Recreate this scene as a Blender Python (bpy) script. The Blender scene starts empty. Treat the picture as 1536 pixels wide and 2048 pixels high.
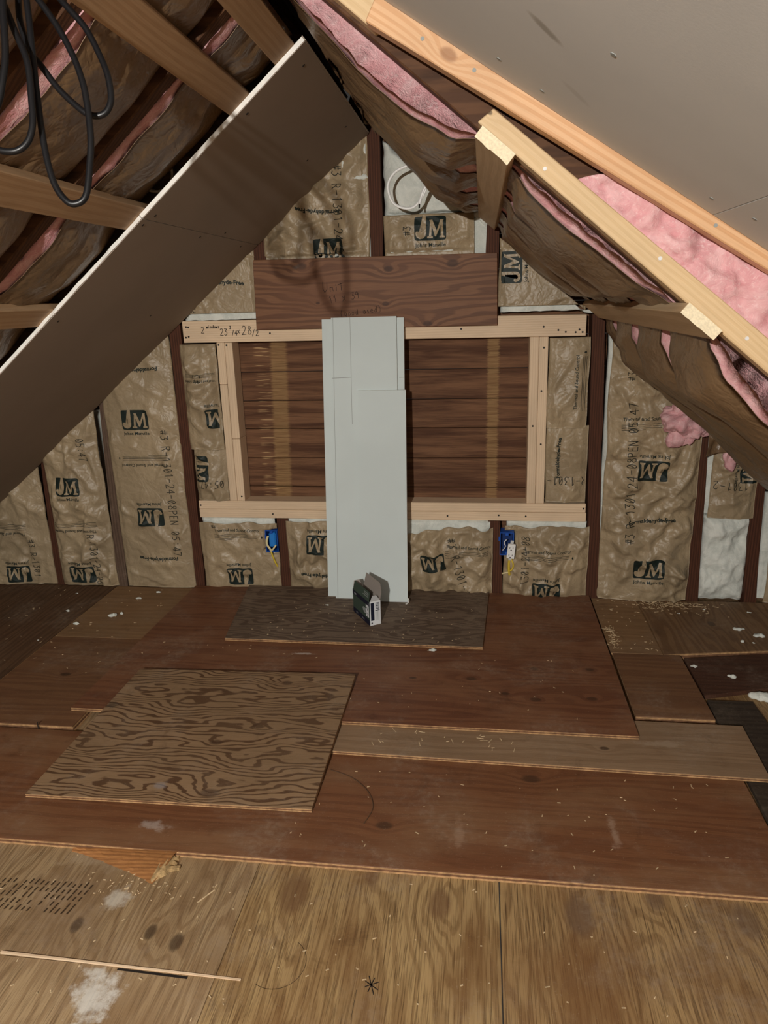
import bpy, bmesh, math, random
from mathutils import Vector, Matrix, noise
random.seed(7)
scene = bpy.context.scene
COL = scene.collection

# ------------------------------------------------------------------ camera, world, light, exposure
cam_d = bpy.data.cameras.new('camera'); cam = bpy.data.objects.new('camera', cam_d); COL.objects.link(cam)
cam_d.sensor_fit = 'VERTICAL'; cam_d.sensor_height = 32.0; cam_d.lens = 22.1875
cam_d.clip_start = 0.02; cam_d.clip_end = 60
yaw, pitch, roll = 0.1395, 0.2919, -0.0301
F_ = Vector((-math.sin(yaw)*math.cos(pitch), math.cos(yaw)*math.cos(pitch), -math.sin(pitch)))
R0 = Vector((math.cos(yaw), math.sin(yaw), 0)); U0 = R0.cross(F_)
R_ = R0*math.cos(roll)+U0*math.sin(roll); U_ = U0*math.cos(roll)-R0*math.sin(roll)
M = Matrix((R_, U_, -F_)).transposed().to_4x4(); M.translation = Vector((0.4437, -3.0997, 1.3457))
cam.matrix_world = M
scene.camera = cam

world = bpy.data.worlds.new('attic_dark'); scene.world = world; world.use_nodes = True
wb = world.node_tree.nodes['Background']; wb.inputs['Color'].default_value = (1.0, 0.92, 0.84, 1); wb.inputs['Strength'].default_value = 0.035
lamp_d = bpy.data.lights.new('work_lamp', 'POINT'); lamp = bpy.data.objects.new('work_lamp', lamp_d); COL.objects.link(lamp)
lamp.location = (-0.09, -4.35, 1.70); lamp_d.energy = 350; lamp_d.color = (1.0, 0.955, 0.885); lamp_d.shadow_soft_size = 0.022
vs = scene.view_settings
vs.view_transform = 'Standard'; vs.look = 'None'; vs.gamma = 1.0; vs.use_curve_mapping = False; vs.exposure = 0.0

# ------------------------------------------------------------------ object helpers
def tag(o, label, cat=None, group=None, kind=None):
    if label: o['label'] = label
    if cat: o['category'] = cat
    if group: o['group'] = group
    if kind: o['kind'] = kind
    return o
def empty(name, loc=(0, 0, 0), parent=None):
    o = bpy.data.objects.new(name, None); COL.objects.link(o); o.location = loc; o.empty_display_size = .05
    if parent: o.parent = parent
    return o
def mobj(name, verts, faces, mat, parent=None, smooth=False, origin=None):
    """one mesh object; coordinates are world; origin moves the pivot there"""
    me = bpy.data.meshes.new(name)
    o_ = Vector(origin) if origin is not None else Vector((0, 0, 0))
    me.from_pydata([tuple(Vector(v)-o_) for v in verts], [], [tuple(f) for f in faces]); me.update()
    if smooth: me.polygons.foreach_set('use_smooth', [True]*len(me.polygons))
    me.materials.append(mat)
    o = bpy.data.objects.new(name, me); COL.objects.link(o)
    o.location = o_
    if parent:
        o.parent = parent
        o.location = o_-world_loc(parent)
    return o
def world_loc(o):
    v = Vector(o.location)
    while o.parent:
        o = o.parent; v += Vector(o.location)
    return v
def bm_obj(name, bm, mat, parent=None, smooth=False, origin=None):
    bmesh.ops.recalc_face_normals(bm, faces=bm.faces)
    bm.verts.ensure_lookup_table()
    for i, v in enumerate(bm.verts): v.index = i
    vs_ = [v.co.copy() for v in bm.verts]; fs = [[v.index for v in f.verts] for f in bm.faces]
    bm.free()
    return mobj(name, vs_, fs, mat, parent, smooth, origin)
HEXF = [(0, 3, 2, 1), (4, 5, 6, 7), (0, 1, 5, 4), (1, 2, 6, 5), (2, 3, 7, 6), (3, 0, 4, 7)]
def hexa(name, pts, mat, parent=None, bev=0.0, origin=None):
    """8 points: bottom loop 0-3, top loop 4-7"""
    bm = bmesh.new(); vv = [bm.verts.new(p) for p in pts]
    for f in HEXF: bm.faces.new([vv[i] for i in f])
    if bev > 0:
        bmesh.ops.bevel(bm, geom=list(bm.edges), offset=bev, segments=1, affect='EDGES', profile=.5)
    return bm_obj(name, bm, mat, parent, False, origin)
def box(name, x0, x1, y0, y1, z0, z1, mat, parent=None, bev=0.0, origin=None):
    p = [(x0, y0, z0), (x1, y0, z0), (x1, y1, z0), (x0, y1, z0), (x0, y0, z1), (x1, y0, z1), (x1, y1, z1), (x0, y1, z1)]
    return hexa(name, p, mat, parent, bev, origin)
def smooth_path(pts, n=8):
    P = [Vector(p) for p in pts]; out = []
    for i in range(len(P)-1):
        p0 = P[max(i-1, 0)]; p1 = P[i]; p2 = P[i+1]; p3 = P[min(i+2, len(P)-1)]
        for k in range(n):
            t = k/n
            out.append(.5*((2*p1)+(p2-p0)*t+(2*p0-5*p1+4*p2-p3)*t*t+(3*p1-p0-3*p2+p3)*t**3))
    out.append(P[-1]); return out
def tube(name, pts, rad, mat, parent=None, segs=10, n=8, flat=1.0, origin=None):
    P = smooth_path(pts, n); verts = []; faces = []
    T = [(P[min(i+1, len(P)-1)]-P[max(i-1, 0)]).normalized() for i in range(len(P))]
    a = Vector((0, 0, 1)) if abs(T[0].z) < .9 else Vector((1, 0, 0))
    nrm = (a-T[0]*a.dot(T[0])).normalized()
    for i, p in enumerate(P):
        nrm = (nrm-T[i]*nrm.dot(T[i])).normalized(); b = T[i].cross(nrm)
        for k in range(segs):
            an = 2*math.pi*k/segs
            verts.append(p+nrm*math.cos(an)*rad+b*math.sin(an)*rad*flat)
    for i in range(len(P)-1):
        for k in range(segs):
            k2 = (k+1) % segs
            faces.append((i*segs+k, i*segs+k2, (i+1)*segs+k2, (i+1)*segs+k))
    faces.append(tuple(range(segs))[::-1]); faces.append(tuple((len(P)-1)*segs+k for k in range(segs)))
    return mobj(name, verts, faces, mat, parent, True, origin)
def fluff(name, c, size, mat, parent=None, amp=.02, freq=12, sub=4, seed=0, origin=None, boxy=.0, spike=0.0):
    """displaced lump of fibre"""
    bm = bmesh.new(); bmesh.ops.create_icosphere(bm, subdivisions=sub, radius=1)
    off = Vector((seed*3.7, seed*1.3, seed*2.1)); sz = Vector(size)
    for v in bm.verts:
        d = v.co.copy()
        if boxy > 0:
            m = max(abs(d.x), abs(d.y), abs(d.z)); d = d.lerp(d/m, boxy)
        p = Vector((d.x*sz.x, d.y*sz.y, d.z*sz.z))
        nn = noise.fractal(p*freq+off, 1.0, 2.0, 4)
        q = p+v.co*(amp*nn)
        if spike: q += v.co*spike*max(0, noise.noise(p*freq*4+off))
        v.co = q+Vector(c)
    return bm_obj(name, bm, mat, parent, True, origin)

# ------------------------------------------------------------------ materials
class NT:
    def __init__(s, name):
        s.mat = bpy.data.materials.new(name); s.mat.use_nodes = True
        s.t = s.mat.node_tree; s.b = s.t.nodes['Principled BSDF']
        s.tc = s.t.nodes.new('ShaderNodeTexCoord')
    def link(s, a, sock):
        if isinstance(a, (int, float)): sock.default_value = a
        elif isinstance(a, tuple): sock.default_value = (a+(1,))[:4] if len(sock.default_value) == 4 else a[:3]
        else: s.t.links.new(a, sock)
    def m(s, op, a, b=0.0, c=0.0, clamp=False):
        n = s.t.nodes.new('ShaderNodeMath'); n.operation = op; n.use_clamp = clamp
        s.link(a, n.inputs[0]); s.link(b, n.inputs[1]); s.link(c, n.inputs[2]); return n.outputs[0]
    def mapping(s, scale=(1, 1, 1), loc=(0, 0, 0), rot=(0, 0, 0), src=None):
        n = s.t.nodes.new('ShaderNodeMapping'); s.t.links.new(src or s.tc.outputs['Object'], n.inputs[0])
        n.inputs['Scale'].default_value = scale; n.inputs['Location'].default_value = loc; n.inputs['Rotation'].default_value = rot
        return n.outputs[0]
    def noise(s, vec, scale, detail=3, rough=.55, dist=0.0):
        n = s.t.nodes.new('ShaderNodeTexNoise'); s.t.links.new(vec, n.inputs['Vector'])
        n.inputs['Scale'].default_value = scale; n.inputs['Detail'].default_value = detail
        n.inputs['Roughness'].default_value = rough; n.inputs['Distortion'].default_value = dist; return n.outputs[0]
    def mix(s, f, a, b, blend='MIX'):
        n = s.t.nodes.new('ShaderNodeMix'); n.data_type = 'RGBA'; n.blend_type = blend; n.clamp_factor = True
        s.link(f, n.inputs['Factor']); s.link(a, n.inputs['A'] if False else n.inputs[6]); s.link(b, n.inputs[7]); return n.outputs[2]
    def rng(s, v, a, b, c=0.0, d=1.0):
        n = s.t.nodes.new('ShaderNodeMapRange'); n.clamp = True; n.interpolation_type = 'SMOOTHSTEP'
        s.link(v, n.inputs[0]); n.inputs[1].default_value = a; n.inputs[2].default_value = b
        n.inputs[3].default_value = c; n.inputs[4].default_value = d; return n.outputs[0]
    def sep(s, v):
        n = s.t.nodes.new('ShaderNodeSeparateXYZ'); s.t.links.new(v, n.inputs[0]); return n.outputs
    def comb(s, x, y, z=0.0):
        n = s.t.nodes.new('ShaderNodeCombineXYZ'); s.link(x, n.inputs[0]); s.link(y, n.inputs[1]); s.link(z, n.inputs[2]); return n.outputs[0]
    def rand(s):
        n = s.t.nodes.new('ShaderNodeObjectInfo'); return n.outputs['Random']
    def bump(s, h, strength=.3, dist=.01):
        n = s.t.nodes.new('ShaderNodeBump'); s.link(h, n.inputs['Height']); n.inputs['Strength'].default_value = strength
        n.inputs['Distance'].default_value = dist; s.t.links.new(n.outputs[0], s.b.inputs['Normal'])
    def out(s, col, rough=.6, spec=.3):
        s.link(col, s.b.inputs['Base Color']); s.link(rough, s.b.inputs['Roughness'])
        s.b.inputs['Specular IOR Level'].default_value = spec; return s.mat
def srgb(r, g, b):
    f = lambda c: (c/255/12.92) if c/255 <= .04045 else ((c/255+.055)/1.055)**2.4
    return (f(r), f(g), f(b))
def flat(name, col, rough=.6, spec=.3, nz=0.0, scale=60):
    t = NT(name)
    if nz:
        v = t.noise(t.tc.outputs['Object'], scale, 4); k = t.rng(v, .3, .7)
        c = t.mix(k, tuple(x*(1-nz) for x in col), tuple(min(1, x*(1+nz)) for x in col)); return t.out(c, rough, spec)
    return t.out(col, rough, spec)
def wood(name, c_light, c_dark, axes='xy', freq=30, warp=1.2, knots=(), ring=.45, fiber=.25, rough=.6, patch=None, stains=(), bump=.15,
         split=.5, knotcol=(.03, .015, .008), stretch=.12, sharp=(.35, .75), spec=.25, rnd=True, ang=0.0, dust=0.0):
    """grain runs along the first axis; knots = (along, across, radius) in object space; stains = (a, b, ra, rb, colour, strength)"""
    t = NT(name); o = t.sep(t.tc.outputs['Object'])
    A = o['XYZ'.index(axes[0].upper())]; B = o['XYZ'.index(axes[1].upper())]
    if ang:
        ca, sa = math.cos(ang), math.sin(ang)
        A, B = t.m('SUBTRACT', t.m('MULTIPLY', A, ca), t.m('MULTIPLY', B, sa)), t.m('ADD', t.m('MULTIPLY', A, sa), t.m('MULTIPLY', B, ca))
        knots = [(a*ca-b*sa, a*sa+b*ca, r) for a, b, r in knots]
    third = [c for c in 'xyz' if c not in axes][0]; Cc = o['XYZ'.index(third.upper())]
    if rnd: sh = t.m('MULTIPLY', t.rand(), 17.0)
    else: sh = 0.0
    if third == 'y' or third == 'x': B2 = t.m('ADD', B, t.m('MULTIPLY', Cc, .7))
    else: B2 = t.m('ADD', B, t.m('MULTIPLY', Cc, .3))
    v1 = t.comb(t.m('ADD', t.m('MULTIPLY', A, stretch*8), sh), t.m('MULTIPLY', B2, 8.0), sh)
    n1 = t.noise(v1, 1.0, 2, .5)
    v1b = t.comb(t.m('ADD', t.m('MULTIPLY', A, stretch*30), sh), t.m('MULTIPLY', B2, 30.0), sh)
    n2 = t.noise(v1b, 1.0, 2, .5)
    ph = t.m('ADD', t.m('MULTIPLY', B2, freq*5), t.m('ADD', t.m('MULTIPLY', n1, warp*12), t.m('MULTIPLY', n2, warp*1.6)))
    core = None
    for (ka, kb, kr) in knots:
        da = t.m('MULTIPLY', t.m('SUBTRACT', A, ka), .62/kr); db = t.m('MULTIPLY', t.m('SUBTRACT', B, kb), 1.0/kr)
        d2 = t.m('ADD', t.m('MULTIPLY', da, da), t.m('MULTIPLY', db, db))
        bell = t.m('DIVIDE', 1.0, t.m('ADD', 1.0, t.m('MULTIPLY', d2, .55)))
        ph = t.m('ADD', ph, t.m('MULTIPLY', bell, 3.5+freq*5*kr*1.1))
        ck = t.rng(d2, .12, .55, 1.0, 0.0)
        core = ck if core is None else t.m('MAXIMUM', core, ck)
    s = t.m('ADD', t.m('MULTIPLY', t.m('SINE', t.m('MULTIPLY', ph, 2.0)), .5), .5)
    s = t.rng(s, sharp[0], sharp[1])
    vf = t.comb(t.m('ADD', t.m('MULTIPLY', A, 12.0), sh), t.m('MULTIPLY', B, 420.0), t.m('MULTIPLY', Cc, 60.0))
    fb = t.noise(vf, 1.0, 2, .6)
    c = t.mix(t.m('MULTIPLY', s, ring), c_light, c_dark)
    c = t.mix(t.m('MULTIPLY', t.rng(fb, .42, .75), fiber), c, tuple(x*.45 for x in c_dark))
    vb = t.comb(t.m('ADD', t.m('MULTIPLY', A, 2.2), sh), t.m('MULTIPLY', B, 5.0), Cc)
    bl = t.noise(vb, 1.0, 4, .6)
    if patch: c = t.mix(t.rng(bl, .42, .68), c, t.mix(.75, c, patch))
    else: c = t.mix(t.m('MULTIPLY', t.rng(bl, .35, .7), .35), c, tuple(x*.55 for x in c_light))
    if core is not None:
        c = t.mix(t.m('MULTIPLY', core, .72), c, knotcol)
    for (sa, sb, ra, rb, col, st) in stains:
        da = t.m('MULTIPLY', t.m('SUBTRACT', A, sa), 1.0/ra); db = t.m('MULTIPLY', t.m('SUBTRACT', B, sb), 1.0/rb)
        d2 = t.m('SQRT', t.m('ADD', t.m('MULTIPLY', da, da), t.m('MULTIPLY', db, db)))
        nn = t.noise(t.tc.outputs['Object'], 28.0, 6, .7)
        msk = t.rng(t.m('ADD', t.m('SUBTRACT', 1.0, d2), t.m('MULTIPLY', t.m('SUBTRACT', nn, .5), 2.4)), .25, .9)
        c = t.mix(t.m('MULTIPLY', msk, st), c, col)
    if dust:
        ob = t.tc.outputs['Object']
        d1 = t.rng(t.noise(ob, 3.5, 5, .65, .5), .45, .75); d2 = t.rng(t.noise(ob, 55, 5, .75), .40, .72); d3 = t.rng(t.noise(ob, 190, 3, .7), .60, .72)
        c = t.mix(t.m('MULTIPLY', t.m('MULTIPLY', d1, t.m('ADD', d2, .25)), dust), c, (.36, .29, .22))
        c = t.mix(t.m('MULTIPLY', d3, dust*.55), c, (.42, .34, .26))
        g1 = t.rng(t.noise(ob, 6.5, 6, .7, 1.0), .54, .74)
        c = t.mix(t.m('MULTIPLY', g1, .45), c, t.mix(1.0, c, (.42, .36, .32), 'MULTIPLY'))
    t.bump(t.m('ADD', t.m('MULTIPLY', fb, .6), t.m('MULTIPLY', s, .4)), bump, .004)
    return t.out(c, rough, spec)

def kraft_mat(name, col, rough=.45, spec=.35, cr=.35):
    t = NT(name); ob = t.tc.outputs['Object']
    a = t.noise(ob, 3.5, 3); b = t.noise(ob, 45, 4, .7)
    c = t.mix(t.rng(a, .3, .7), tuple(x*.84 for x in col), tuple(x*1.1 for x in col))
    c = t.mix(t.m('MULTIPLY', t.rng(b, .4, .7), .18), c, tuple(x*.6 for x in col))
    r1 = t.m('ABSOLUTE', t.m('SUBTRACT', t.noise(ob, 11, 3, .5, .6), .5)); r2 = t.m('ABSOLUTE', t.m('SUBTRACT', t.noise(ob, 27, 2, .5, .5), .5))
    t.bump(t.m('ADD', t.m('MULTIPLY', r1, 1.0), t.m('MULTIPLY', r2, .45)), cr, .03)
    return t.out(c, rough, spec)
def fiber_mat(name, c1, c2, c3, scale=14):
    t = NT(name); ob = t.tc.outputs['Object']
    a = t.noise(ob, scale, 5, .65, .8); b = t.noise(ob, scale*6, 4, .7, 1.5)
    c = t.mix(t.rng(a, .35, .68), c1, c2); c = t.mix(t.m('MULTIPLY', t.rng(b, .5, .75), .6), c, c3)
    t.bump(t.m('ADD', a, t.m('MULTIPLY', b, .35)), .5, .010)
    t.b.inputs['Subsurface Weight'].default_value = 0.0
    return t.out(c, .95, .05)

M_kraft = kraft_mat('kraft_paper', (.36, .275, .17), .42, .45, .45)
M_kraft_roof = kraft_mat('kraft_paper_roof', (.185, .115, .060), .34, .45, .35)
M_white = fiber_mat('white_fibreglass', (.62, .65, .60), (.78, .80, .74), (.86, .87, .82))
M_pink = fiber_mat('pink_fibreglass', (.66, .32, .34), (.78, .49, .50), (.86, .70, .69))
M_ink = flat('black_green_ink', (.012, .020, .017), .55)
M_ink2 = flat('thin_black_ink', (.03, .028, .02), .6)
M_pen = flat('marker_ink', (.018, .014, .012), .6)
M_pencil = flat('pencil_line', (.30, .32, .31), .8)
M_stud2 = wood('weathered_stud', (.135, .085, .058), (.07, .04, .026), 'zx', 40, 1.2, rough=.75, fiber=.5, ring=.6, dust=.4)
M_stud = wood('old_dark_stud', (.100, .036, .018), (.040, .014, .008), 'zx', 60, .8, rough=.75, fiber=.5, ring=.6)
M_rafter = wood('old_rafter', (.115, .052, .024), (.045, .018, .009), 'xy', 60, .9, rough=.7, fiber=.55, ring=.6)
M_deck = wood('roof_deck', (.08, .04, .02), (.035, .016, .009), 'yx', 30, .8, rough=.8)
M_new_x = wood('new_lumber_x', (.80, .61, .42), (.66, .46, .29), 'xz', 60, 1.3, rough=.55, ring=.42, stretch=.08, fiber=.16, bump=.06)
M_new_z = wood('new_lumber_z', (.80, .61, .42), (.66, .46, .29), 'zx', 60, 1.3, rough=.55, ring=.42, stretch=.08, fiber=.16, bump=.06)
M_strap = wood('furring_wood', (.50, .33, .19), (.40, .24, .12), 'yx', 34, 1.3, rough=.6, ring=.5, fiber=.2, bump=.06)
M_strap_r = wood('pale_furring_wood', (.60, .44, .27), (.50, .34, .19), 'yx', 34, 1.3, rough=.6, ring=.5, fiber=.2, bump=.06)
M_end = flat('rough_end_grain', (.80, .70, .50), .8, .1, .10, 220)

def drywall_mat(name, col, smudge=None):
    t = NT(name); ob = t.tc.outputs['Object']
    a = t.noise(ob, 2.2, 3); b = t.noise(ob, 180, 3, .7)
    c = t.mix(t.rng(a, .3, .7), tuple(x*.95 for x in col), tuple(min(1, x*1.03) for x in col))
    if smudge:
        o = t.sep(ob)
        for (sx, sy, ax, ay, st) in smudge:
            p, q = t.m('SUBTRACT', o[0], sx), t.m('SUBTRACT', o[1], sy); l, w = t.m('ADD', t.m('MULTIPLY', p, ax), t.m('MULTIPLY', q, ay)), t.m('SUBTRACT', t.m('MULTIPLY', p, ay), t.m('MULTIPLY', q, ax))
            d = t.m('ADD', t.m('POWER', t.m('ABSOLUTE', t.m('DIVIDE', l, .040)), 2.0), t.m('POWER', t.m('ABSOLUTE', t.m('DIVIDE', w, .012)), 2.0))
            c = t.mix(t.m('MULTIPLY', t.rng(t.m('ADD', d, t.m('MULTIPLY', t.noise(ob, 60, 3), .5)), .3, 1.3, 1.0, 0.0), st), c, (.20, .165, .12))
    t.bump(b, .06, .002); return t.out(c, .85, .1)
M_dry_blue = drywall_mat('drywall_face_grey', (.635, .705, .70))
M_dry_back = drywall_mat('drywall_paper_warm', (.35, .29, .24))
M_dry_dormer = drywall_mat('drywall_dormer', (.625, .635, .63), [(.532, -1.885, .75, .66, .55), (.60, -1.70, .75, .66, .15)])
M_gyp = flat('gypsum_core', (.86, .84, .79), .9, .05, .06, 90)
M_plank = None

# ------------------------------------------------------------------ frames of the two roof slopes
TR = math.atan(.824); CR, SR = math.cos(TR), math.sin(TR)
TL = math.atan(.815); CL, SL = math.cos(TL), math.sin(TL)
def PR(s, y, h): return (s*CR+h*SR, y, 2.0-s*SR+h*CR)
def PL(s, y, h): return (-s*CL-h*SL, y, 1.978-s*SL+h*CL)
def slab(P, name, s0, s1, y0, y1, h0, h1, mat, parent=None, bev=0.0, origin=None):
    p = [P(s0, y0, h0), P(s1, y0, h0), P(s1, y1, h0), P(s0, y1, h0), P(s0, y0, h1), P(s1, y0, h1), P(s1, y1, h1), P(s0, y1, h1)]
    return hexa(name, p, mat, parent, bev, origin)

# ------------------------------------------------------------------ floor (the setting)
def ply(name, light, dark, axes='xy', **k):
    k.setdefault('dust', .40); return wood(name, light, dark, axes, **k)
M_base_a = ply('subfloor_plywood_a', (.36, .25, .135), (.20, .115, .052), 'yx', freq=20, warp=2.4, ring=.6, fiber=.75, stretch=.2, rough=.62, sharp=(.45, .9), patch=(.20, .12, .06), rnd=False,
    knots=[(-1.91, -.47, .022), (-1.91, -.29, .022), (-1.93, -.22, .025)], stains=[(-1.83, -.41, .05, .05, (.62, .58, .5), .6), (-1.72, -.52, .05, .2, (.45, .36, .25), .35)])
M_base_b = ply('subfloor_plywood_b', (.40, .28, .155), (.22, .13, .062), 'yx', freq=20, warp=2.2, ring=.5, fiber=.7, stretch=.2, rough=.6, sharp=(.45, .9), patch=(.23, .14, .07), rnd=False,
    stains=[(-2.07, -.34, .10, .075, (.74, .73, .68), .7), (-2.02, -.36, .03, .05, (.74, .73, .68), .5)])
M_base_c = ply('subfloor_plywood_c', (.40, .27, .125), (.19, .105, .042), 'yx', freq=20, warp=2.6, ring=.5, fiber=.9, stretch=.2, rough=.55, sharp=(.45, .9), rnd=False,
    knots=[(-1.77, .01, .06), (-1.765, .36, .046), (-1.70, .19, .03), (-2.2, .14, .03)], patch=(.17, .085, .032), knotcol=(.16, .085, .04))
M_base_d = ply('subfloor_plywood_d', (.36, .235, .108), (.165, .088, .036), 'yx', freq=20, warp=2.6, ring=.5, fiber=.9, stretch=.2, rough=.55, sharp=(.45, .9), rnd=False,
    knots=[(-1.765, .68, .056), (-1.70, .86, .035), (-1.74, 1.05, .05)], patch=(.16, .075, .028), knotcol=(.14, .085, .05))
FZ = -.022
floor = tag(empty('floor', (0, -2, FZ)), 'worn tan plywood subfloor of the attic, in panels with tight seams', kind='structure')
for (x0, x1, y0, y1, m_) in [(-2.6, -.1028, -2.0, .12, M_base_a), (-2.6, -.1026, -4.4, -2.002, M_base_b), (-.1018, .499, -4.4, .12, M_base_c), (.5014, 2.6, -4.4, .12, M_base_d)]:
    box('plywood_panel', x0, x1, y0, y1, FZ-.02, FZ, m_, floor, .0008)
# splinter strip at the cross seam and dark slot beside it
hexa('seam_splinter', [(-.60, -1.9995, FZ), (-.045, -2.006, FZ), (-.045, -2.002, FZ), (-.60, -1.9945, FZ), (-.60, -1.9995, FZ+.004), (-.045, -2.006, FZ+.002), (-.045, -2.002, FZ+.002), (-.60, -1.9945, FZ+.004)], M_new_x, floor)
hexa('seam_slot', [(-.32, -2.010, FZ+.0003), (-.16, -2.014, FZ+.0003), (-.16, -2.008, FZ+.0003), (-.32, -2.005, FZ+.0003), (-.32, -2.010, FZ+.0006), (-.16, -2.014, FZ+.0006), (-.16, -2.008, FZ+.0006), (-.32, -2.005, FZ+.0006)], M_pen, floor)

# loose sheets lying on the subfloor
def sheet(label, pts, z0, z1, mat, name='plywood_sheet', cat='plywood', zf=None, ply_edge=True):
    """pts: quad ccw; zf(y): extra height (tilt). Parts: face sheet and its layered edge"""
    cx = sum(p[0] for p in pts)/4; cy = sum(p[1] for p in pts)/4
    t = tag(empty(name, (cx, cy, z0)), label, cat)
    q = zf or (lambda y: 0.0)
    def layer(nm, za, zb, inset, m_):
        P = []
        for z in (za, zb):
            for (x, y) in pts:
                d = Vector((cx-x, cy-y)).normalized()*inset
                P.append((x+d.x, y+d.y, z+q(y)))
        return hexa(nm, P, m_, t, .0006)
    th = z1-z0
    if ply_edge:
        layer('bottom_veneer', z0, z0+th*.30, 0, M_edge_l); layer('core_veneer', z0+th*.30, z0+th*.62, .0012, M_edge_d)
        layer('core_veneer', z0+th*.62, z0+th*.86, .0004, M_edge_l); layer('face_veneer', z0+th*.86, z1, 0, mat)
    else: layer('board', z0, z1, 0, mat)
    return t
M_edge_l = flat('ply_edge_light', (.42, .25, .12), .75, .2, .3, 60)
M_edge_d = flat('ply_edge_dark', (.17, .085, .045), .8, .2, .3, 60)
dustw = (.62, .56, .50)
M_big = ply('red_plywood_long', (.185, .078, .035), (.125, .048, .022), freq=16, warp=1.5, ring=.5, fiber=.3, rough=.5, rnd=False, stretch=.10,
    knots=[(.60, -1.31, .028), (.20, -1.54, .024)], patch=(.22, .115, .058), knotcol=(.045, .022, .012),
    stains=[(.80, -1.50, .02, .10, (.42, .30, .22), .5), (.40, -1.55, .02, .12, (.38, .25, .17), .35), (-.42, -1.60, .07, .03, dustw, .35)])
M_strip = ply('dusty_plywood_strip', (.30, .195, .115), (.215, .125, .066), freq=16, warp=1.2, ring=.4, fiber=.3, rough=.65, rnd=False, stretch=.10,
    knots=[(.83, -1.16, .015)], stains=[(1.0, -1.12, .12, .03, (.42, .33, .24), .4)])
M_red = ply('red_plywood_square', (.185, .075, .036), (.115, .040, .020), freq=15, warp=1.7, ring=.6, fiber=.3, rough=.52, rnd=False, stretch=.10,
    knots=[(.65, -.71, .016), (.85, -.70, .016), (.42, -.80, .02), (.21, -.81, .014), (.64, -.92, .02), (.54, -.89, .016), (.83, -.90, .02), (-.45, -.85, .02)],
    knotcol=(.04, .018, .010), patch=(.22, .10, .05), stains=[(-.24, -.66, .08, .012, (.60, .55, .50), .6), (.55, -.2, .4, .1, (.10, .035, .02), .4)])
M_front = ply('bold_grain_plywood', (.285, .180, .098), (.080, .036, .016), freq=28, warp=3.2, ring=.92, fiber=.25, rough=.6, rnd=False, stretch=.30, sharp=(.60, .90),
    knots=[(-.37, -1.26, .022), (-.26, -1.17, .022), (-.31, -1.48, .03), (-.23, -.92, .02)], knotcol=(.06, .03, .016), stains=[(-.46, -1.46, .05, .03, (.28, .27, .28), .5), (-.80, -1.10, .04, .03, (.05, .035, .025), .7)])
M_grey = ply('grey_weathered_plywood', (.185, .130, .090), (.080, .048, .032), freq=16, warp=2.6, ring=.7, fiber=.35, rough=.7, rnd=False, stretch=.3,
    stains=[(.0, -.35, .2, .06, (.20, .14, .10), .4), (.25, -.25, .1, .05, (.06, .035, .024), .6)])
M_tan = ply('tan_plywood', (.275, .160, .078), (.20, .105, .048), freq=14, warp=1.2, ring=.4, fiber=.3, rough=.65, rnd=False, stretch=.10)
M_brown = ply('brown_plywood', (.195, .095, .045), (.12, .052, .026), freq=14, warp=1.2, ring=.45, fiber=.3, rough=.6, rnd=False, stretch=.10, knots=[(-1.12, -.86, .022)])
M_dkl = ply('dark_plank', (.135, .072, .036), (.075, .036, .019), 'yx', freq=22, warp=1.2, ring=.6, fiber=.4, rough=.7, rnd=False)
M_swirl = ply('swirl_plywood', (.22, .125, .060), (.13, .065, .030), 'yx', freq=18, warp=2.2, ring=.65, fiber=.3, rough=.65, rnd=False, knots=[(-.24, 1.41, .025)])
M_dkr = ply('dark_red_board', (.085, .036, .020), (.05, .02, .012), freq=22, warp=1.0, ring=.5, rough=.7, rnd=False)
M_dkg = ply('dark_grey_board', (.055, .040, .028), (.028, .019, .014), freq=22, warp=1.0, ring=.5, rough=.75, rnd=False)
def rect(x0, x1, y0, y1): return [(x0, y0), (x1, y0), (x1, y1), (x0, y1)]
ZB = -.004; ZL = .004; ZS = .008; ZR = .0215
sheet('long reddish plywood strip crossing the whole floor in front, split edge showing', rect(-1.9, 1.2, -1.685, -1.2), FZ, ZB, M_big)
sheet('dark brown plank sheet along the far left under the hanging drywall', rect(-2.3, -1.355, -1.19, -.005), FZ, ZL, M_dkl)
sheet('brown plywood sheet beside the wavy-grained sheet, left of the floor gap', rect(-1.35, -.90, -1.187, -.556), FZ, ZL, M_brown)
sheet('light tan plywood piece at the wall below the leftmost tall batts', rect(-1.35, -.90, -.553, -.005), FZ, ZL, M_tan)
sheet('narrow tan plywood piece right of the red sheet, touching the wall', rect(.955, 1.150, -.525, -.005), FZ, ZL, M_tan)
sheet('swirl-grained plywood piece at the wall under the white exposed batt', [(1.154, -.525), (1.52, -.46), (2.0, -.40), (1.154+.9, -.005)][:0] or [(1.154, -.525), (1.95, -.40), (1.95, -.005), (1.154, -.005)], FZ, ZL, M_swirl)
sheet('small reddish plywood piece at right between tan piece and dusty strip', [(.962, -.965), (1.212, -.965), (1.212, -.530), (.962, -.530)], FZ, ZL, M_brown)
sheet('dark red board lying skewed at the right edge below swirl-grained piece', [(1.226, -.80), (1.9, -.60), (1.9, -.41), (1.226, -.53)], FZ, -.006, M_dkr, 'loose_board', 'board', ply_edge=False)
sheet('dark grey board at the right edge beside the dusty strip end', [(1.205, -1.66), (1.40, -1.66), (1.375, -.825), (1.226, -.825)], FZ, -.008, M_dkg, 'loose_board', 'board', ply_edge=False)
sheet('dusty narrow plywood strip lying under the red sheet front edge', [(-.75, -1.235), (1.272, -1.265), (1.282, -1.0), (-.75, -1.0)], ZB, ZS, M_strip)
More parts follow.
